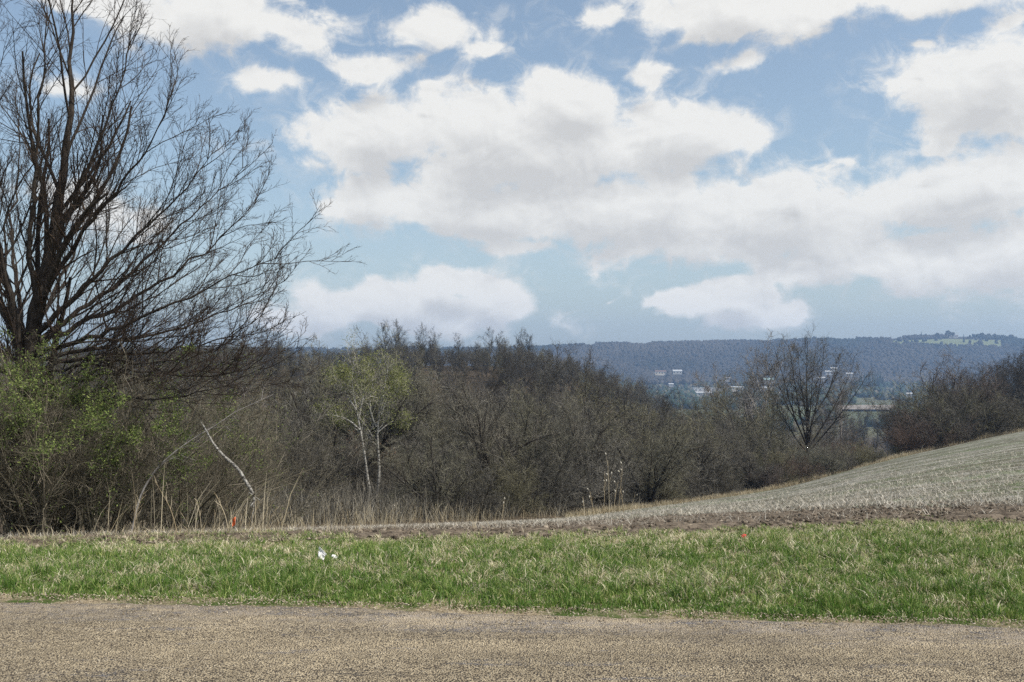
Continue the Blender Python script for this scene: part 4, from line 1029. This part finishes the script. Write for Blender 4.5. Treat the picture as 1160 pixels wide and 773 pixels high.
M_far = mat_stops('ridge_forest', [(0, (.024, .030, .022)), (.3, (.036, .034, .030)), (.7, (.050, .044, .038)), (1, (.068, .060, .050))])
mb = MB()
n_ = 110000
u = RG.uniform(-.62, .66, n_); y = RG.uniform(1960, 2760, n_); x = u*y
dens = fbm(x/300, y/300, 3); k = (RG.random(n_) < .5) & (u > -.5)
top = y > 2670
k &= ~(top & (fbm(x/70+9, y/500, 3) < .44))
fieldgap = (u > .385) & (u < .50) & (y > 2540) & (y < 2668); k &= ~(fieldgap & (RG.random(n_) < .93))
for a_, d_, w_ in SPOTS: k &= ~((np.abs(CX+u*F-a_) < w_) & (y > d_-160) & (y < d_+25))
x, y = x[k], y[k]; n_ = len(x)
r = RG.uniform(2.8, 5.6, n_)*np.where(y > 2650, .85, 1)
blobs(mb, np.stack([x, y, ground_z(x, y)+r*.9], -1), r, .35, (1, 1, 1.25), tone=np.clip(.5+2.2*(fbm(x/170+20, y/260, 4)-.5)+RG.normal(0, .05, n_), 0, 1))
tag(mb.build('ridge_forest', M_far), 'leafless forest covering the far blue ridge', 'forest', kind='stuff')

# ------------------------------------------------------------------ air
mb = MB(); box(mb, (-2900, -450, -75), (2900, 3450, 150))
m, nt, out = newmat('haze_air'); n = N_(nt); v = n.new('ShaderNodeVolumePrincipled')
v.inputs['Color'].default_value = (.40, .62, 1, 1); v.inputs['Density'].default_value = .00020; v.inputs['Anisotropy'].default_value = .15
nt.links.new(v.outputs[0], out.inputs['Volume'])
tag(mb.build('haze', m, smooth_=False), 'pale blue haze in the air over the valley', 'haze', kind='stuff')

# ------------------------------------------------------------------ sun, sky and clouds
SUN_EL = math.radians(50); SUN_AZ = math.radians(112)     # azimuth from the view direction towards the right
sd = Vector((math.sin(SUN_AZ)*math.cos(SUN_EL), math.cos(SUN_AZ)*math.cos(SUN_EL), math.sin(SUN_EL)))
l = bpy.data.lights.new('sun', 'SUN'); l.energy = 3.8; l.angle = math.radians(.53); l.color = (1, .935, .83)
lo = bpy.data.objects.new('sun', l); C.objects.link(lo); lo.rotation_euler = (-sd).to_track_quat('-Z', 'Y').to_euler()

w = bpy.data.worlds.new('World'); bpy.context.scene.world = w; w.use_nodes = True
nt = w.node_tree; nt.nodes.clear(); n = N_(nt)
wo = n.new('ShaderNodeOutputWorld'); bg = n.new('ShaderNodeBackground'); bg.inputs['Strength'].default_value = .1
sky = n.new('ShaderNodeTexSky', sky_type='NISHITA'); sky.sun_disc = False; sky.sun_elevation = SUN_EL; sky.sun_rotation = SUN_AZ
sky.air_density = 1.0; sky.dust_density = 2.2; sky.ozone_density = 1.2
hsw = n.new('ShaderNodeHueSaturation'); hsw.inputs['Saturation'].default_value = .88; hsw.inputs['Value'].default_value = 1.10; n.put(hsw.inputs['Color'], sky.outputs[0]); skc0 = n.mix(1.0, hsw.outputs[0], (1.03, 1.065, 1.02), 'MULTIPLY')
tc = n.new('ShaderNodeTexCoord').outputs['Generated']
sp = n.new('ShaderNodeSeparateXYZ'); n.put(sp.inputs[0], tc)
skc = n.mix(n.math('MULTIPLY', n.mr(sp.outputs[2], .20, .0, 0, 1, False), .42), skc0, (5.3, 6.2, 6.9))
az = n.math('ARCTAN2', sp.outputs[0], sp.outputs[1]); el = n.math('ARCSINE', sp.outputs[2])
cb = n.new('ShaderNodeCombineXYZ'); n.put(cb.inputs[0], az); n.put(cb.inputs[1], el); pe = cb.outputs[0]
CL = [(600,165,215,72,1),(430,158,105,44,1),(640,112,75,34,1),(770,150,85,42,1),(690,238,215,50,1),(540,235,140,40,1),(425,222,85,32,.9),(590,282,60,15,.7),
      (890,245,150,62,1),(1070,220,150,48,1),(1140,285,140,48,1),(1010,298,170,34,1),(790,268,160,40,1),(1100,190,90,30,.9),(900,205,60,30,.8),
      (470,350,160,32,1),(512,322,52,28,1),(565,338,50,30,1),(440,340,48,22,1),(370,342,60,24,.95),(370,362,110,20,.9),(590,350,30,22,.8),
      (800,344,40,19,1),(838,341,44,22,1),(872,357,38,15,.95),(762,340,26,10,.9),(835,362,60,14,.9),(700,337,22,8,.45),
      (240,16,130,38,1),(320,28,45,22,1),(110,-5,90,22,.9),(500,25,75,30,.95),(540,48,35,18,.8),(430,75,85,26,.85),(320,92,48,20,.8),(500,100,40,10,.55),
      (350,185,40,18,.5),(730,85,38,22,.75),(830,8,140,36,1),(690,20,50,26,.8),(1120,90,100,60,1),(1010,-8,190,22,1),(1050,45,50,14,.55),(840,68,60,20,.6),
      (950,178,40,12,.5),(110,235,75,34,.9),(60,100,60,26,.4),(850,160,50,22,.6),(1060,165,50,14,.6)]
def tocoord(px, row):
    p = P(px, row, 1.0); p[2] -= EYE; d = p/np.linalg.norm(p); return math.atan2(d[0], d[1]), math.asin(d[2])
def cloudF(pv, det):
    q = n.vm('MULTIPLY', pv, (1, 1.35, 1))
    n1 = n.new('ShaderNodeTexNoise', noise_dimensions='2D'); n.put(n1.inputs['Vector'], q); n1.inputs['Scale'].default_value = 9; n1.inputs['Detail'].default_value = 3
    wv = n.vm('MULTIPLY', n.vm('SUBTRACT', n1.outputs['Color'], (.5, .5, .5)), (.055, .035, 0))
    pw = n.vm('ADD', pv, wv); acc = None
    for px, row, rx, ry, wt in CL:
        a, e_ = tocoord(px, row)
        ln = n.vm('LENGTH', n.vm('MULTIPLY', n.vm('SUBTRACT', pw, (a, e_, 0)), (F/rx/1.12, F/ry/1.12, 0)))
        g_ = n.math('MULTIPLY_ADD', ln, -1.0, wt)
        acc = g_ if acc is None else n.math('SMOOTH_MAX', acc, g_, .25)
    out_ = n.mr(n.vm('LENGTH', n.vm('MULTIPLY', n.vm('SUBTRACT', pv, (0, .2, 0)), (1.4, 2.2, 0))), .8, 1.2)
    rnd = n.math('MULTIPLY', n.math('SUBTRACT', n.noise(q, 2.2, 2, .5, '2D'), .5), 4.0)
    acc = n.math('MAXIMUM', acc, n.math('ADD', n.math('SUBTRACT', n.math('MULTIPLY', out_, 2), 2), rnd))
    f1 = n.noise(q, 15, det, .60, '2D', .15)
    return acc, n.math('MULTIPLY_ADD', n.math('SUBTRACT', f1, .5), 1.45, acc)
_, F0 = cloudF(pe, 11)
A1, F1_ = cloudF(n.vm('ADD', pe, (.006, .030, 0)), 3)
F1 = n.math('MULTIPLY_ADD', n.math('SUBTRACT', F1_, A1), .5, A1)
q0 = n.vm('MULTIPLY', pe, (1, 1.35, 1))
rel = n.math('SUBTRACT', n.noise(n.vm('ADD', q0, (.004, .009, 0)), 21, 7, .58, '2D', .3), n.noise(q0, 21, 7, .58, '2D', .3))
dens = n.mr(F0, .02, .44)
veil = n.math('MULTIPLY', n.mr(F0, -.42, .22), n.mr(n.noise(q0, 30, 8, .65, '2D', .6), .42, .70))
dens = n.math('ADD', dens, n.math('MULTIPLY', veil, .45), clamp=True)
dens = n.math('MULTIPLY', dens, n.mr(sp.outputs[2], .0, .03))
under = n.mr(F1, .15, .95)
shade = n.math('ADD', n.math('MULTIPLY', under, 1.05), n.math('MULTIPLY', rel, 1.1), clamp=True)
ccol = n.mix(shade, (6.9, 6.78, 6.45), (4.95, 4.87, 4.72))
ccol = n.mix(n.mr(sp.outputs[2], .16, .02), ccol, n.mix(shade, (7.5, 7.3, 6.9), (5.4, 5.3, 5.1)))
col = n.mix(n.math('MULTIPLY', dens, .95), skc, ccol)
n.put(bg.inputs['Color'], col); nt.links.new(bg.outputs[0], wo.inputs[0])
try: w.cycles.sampling_method = 'MANUAL'; w.cycles.sample_map_resolution = 512
except Exception: pass

# ------------------------------------------------------------------ camera and render settings
cam = bpy.data.cameras.new('camera'); co = bpy.data.objects.new('camera', cam); C.objects.link(co)
cam.sensor_width = 36; cam.lens = 36*F/1160; cam.clip_end = 30000; cam.clip_start = .05
co.location = (0, 0, EYE); co.rotation_euler = (math.radians(90)+math.atan((HR-386.5)/F), 0, 0)
sc = bpy.context.scene; sc.camera = co
sc.view_settings.view_transform = 'Standard'; sc.view_settings.look = 'None'; sc.view_settings.gamma = 1; sc.view_settings.exposure = .45
sc.render.engine = 'CYCLES'; cy = sc.cycles
cy.max_bounces = 5; cy.diffuse_bounces = 3; cy.transmission_bounces = 2; cy.volume_bounces = 0; cy.glossy_bounces = 2
cy.use_denoising = False; cy.use_adaptive_sampling = True; cy.adaptive_threshold = .01
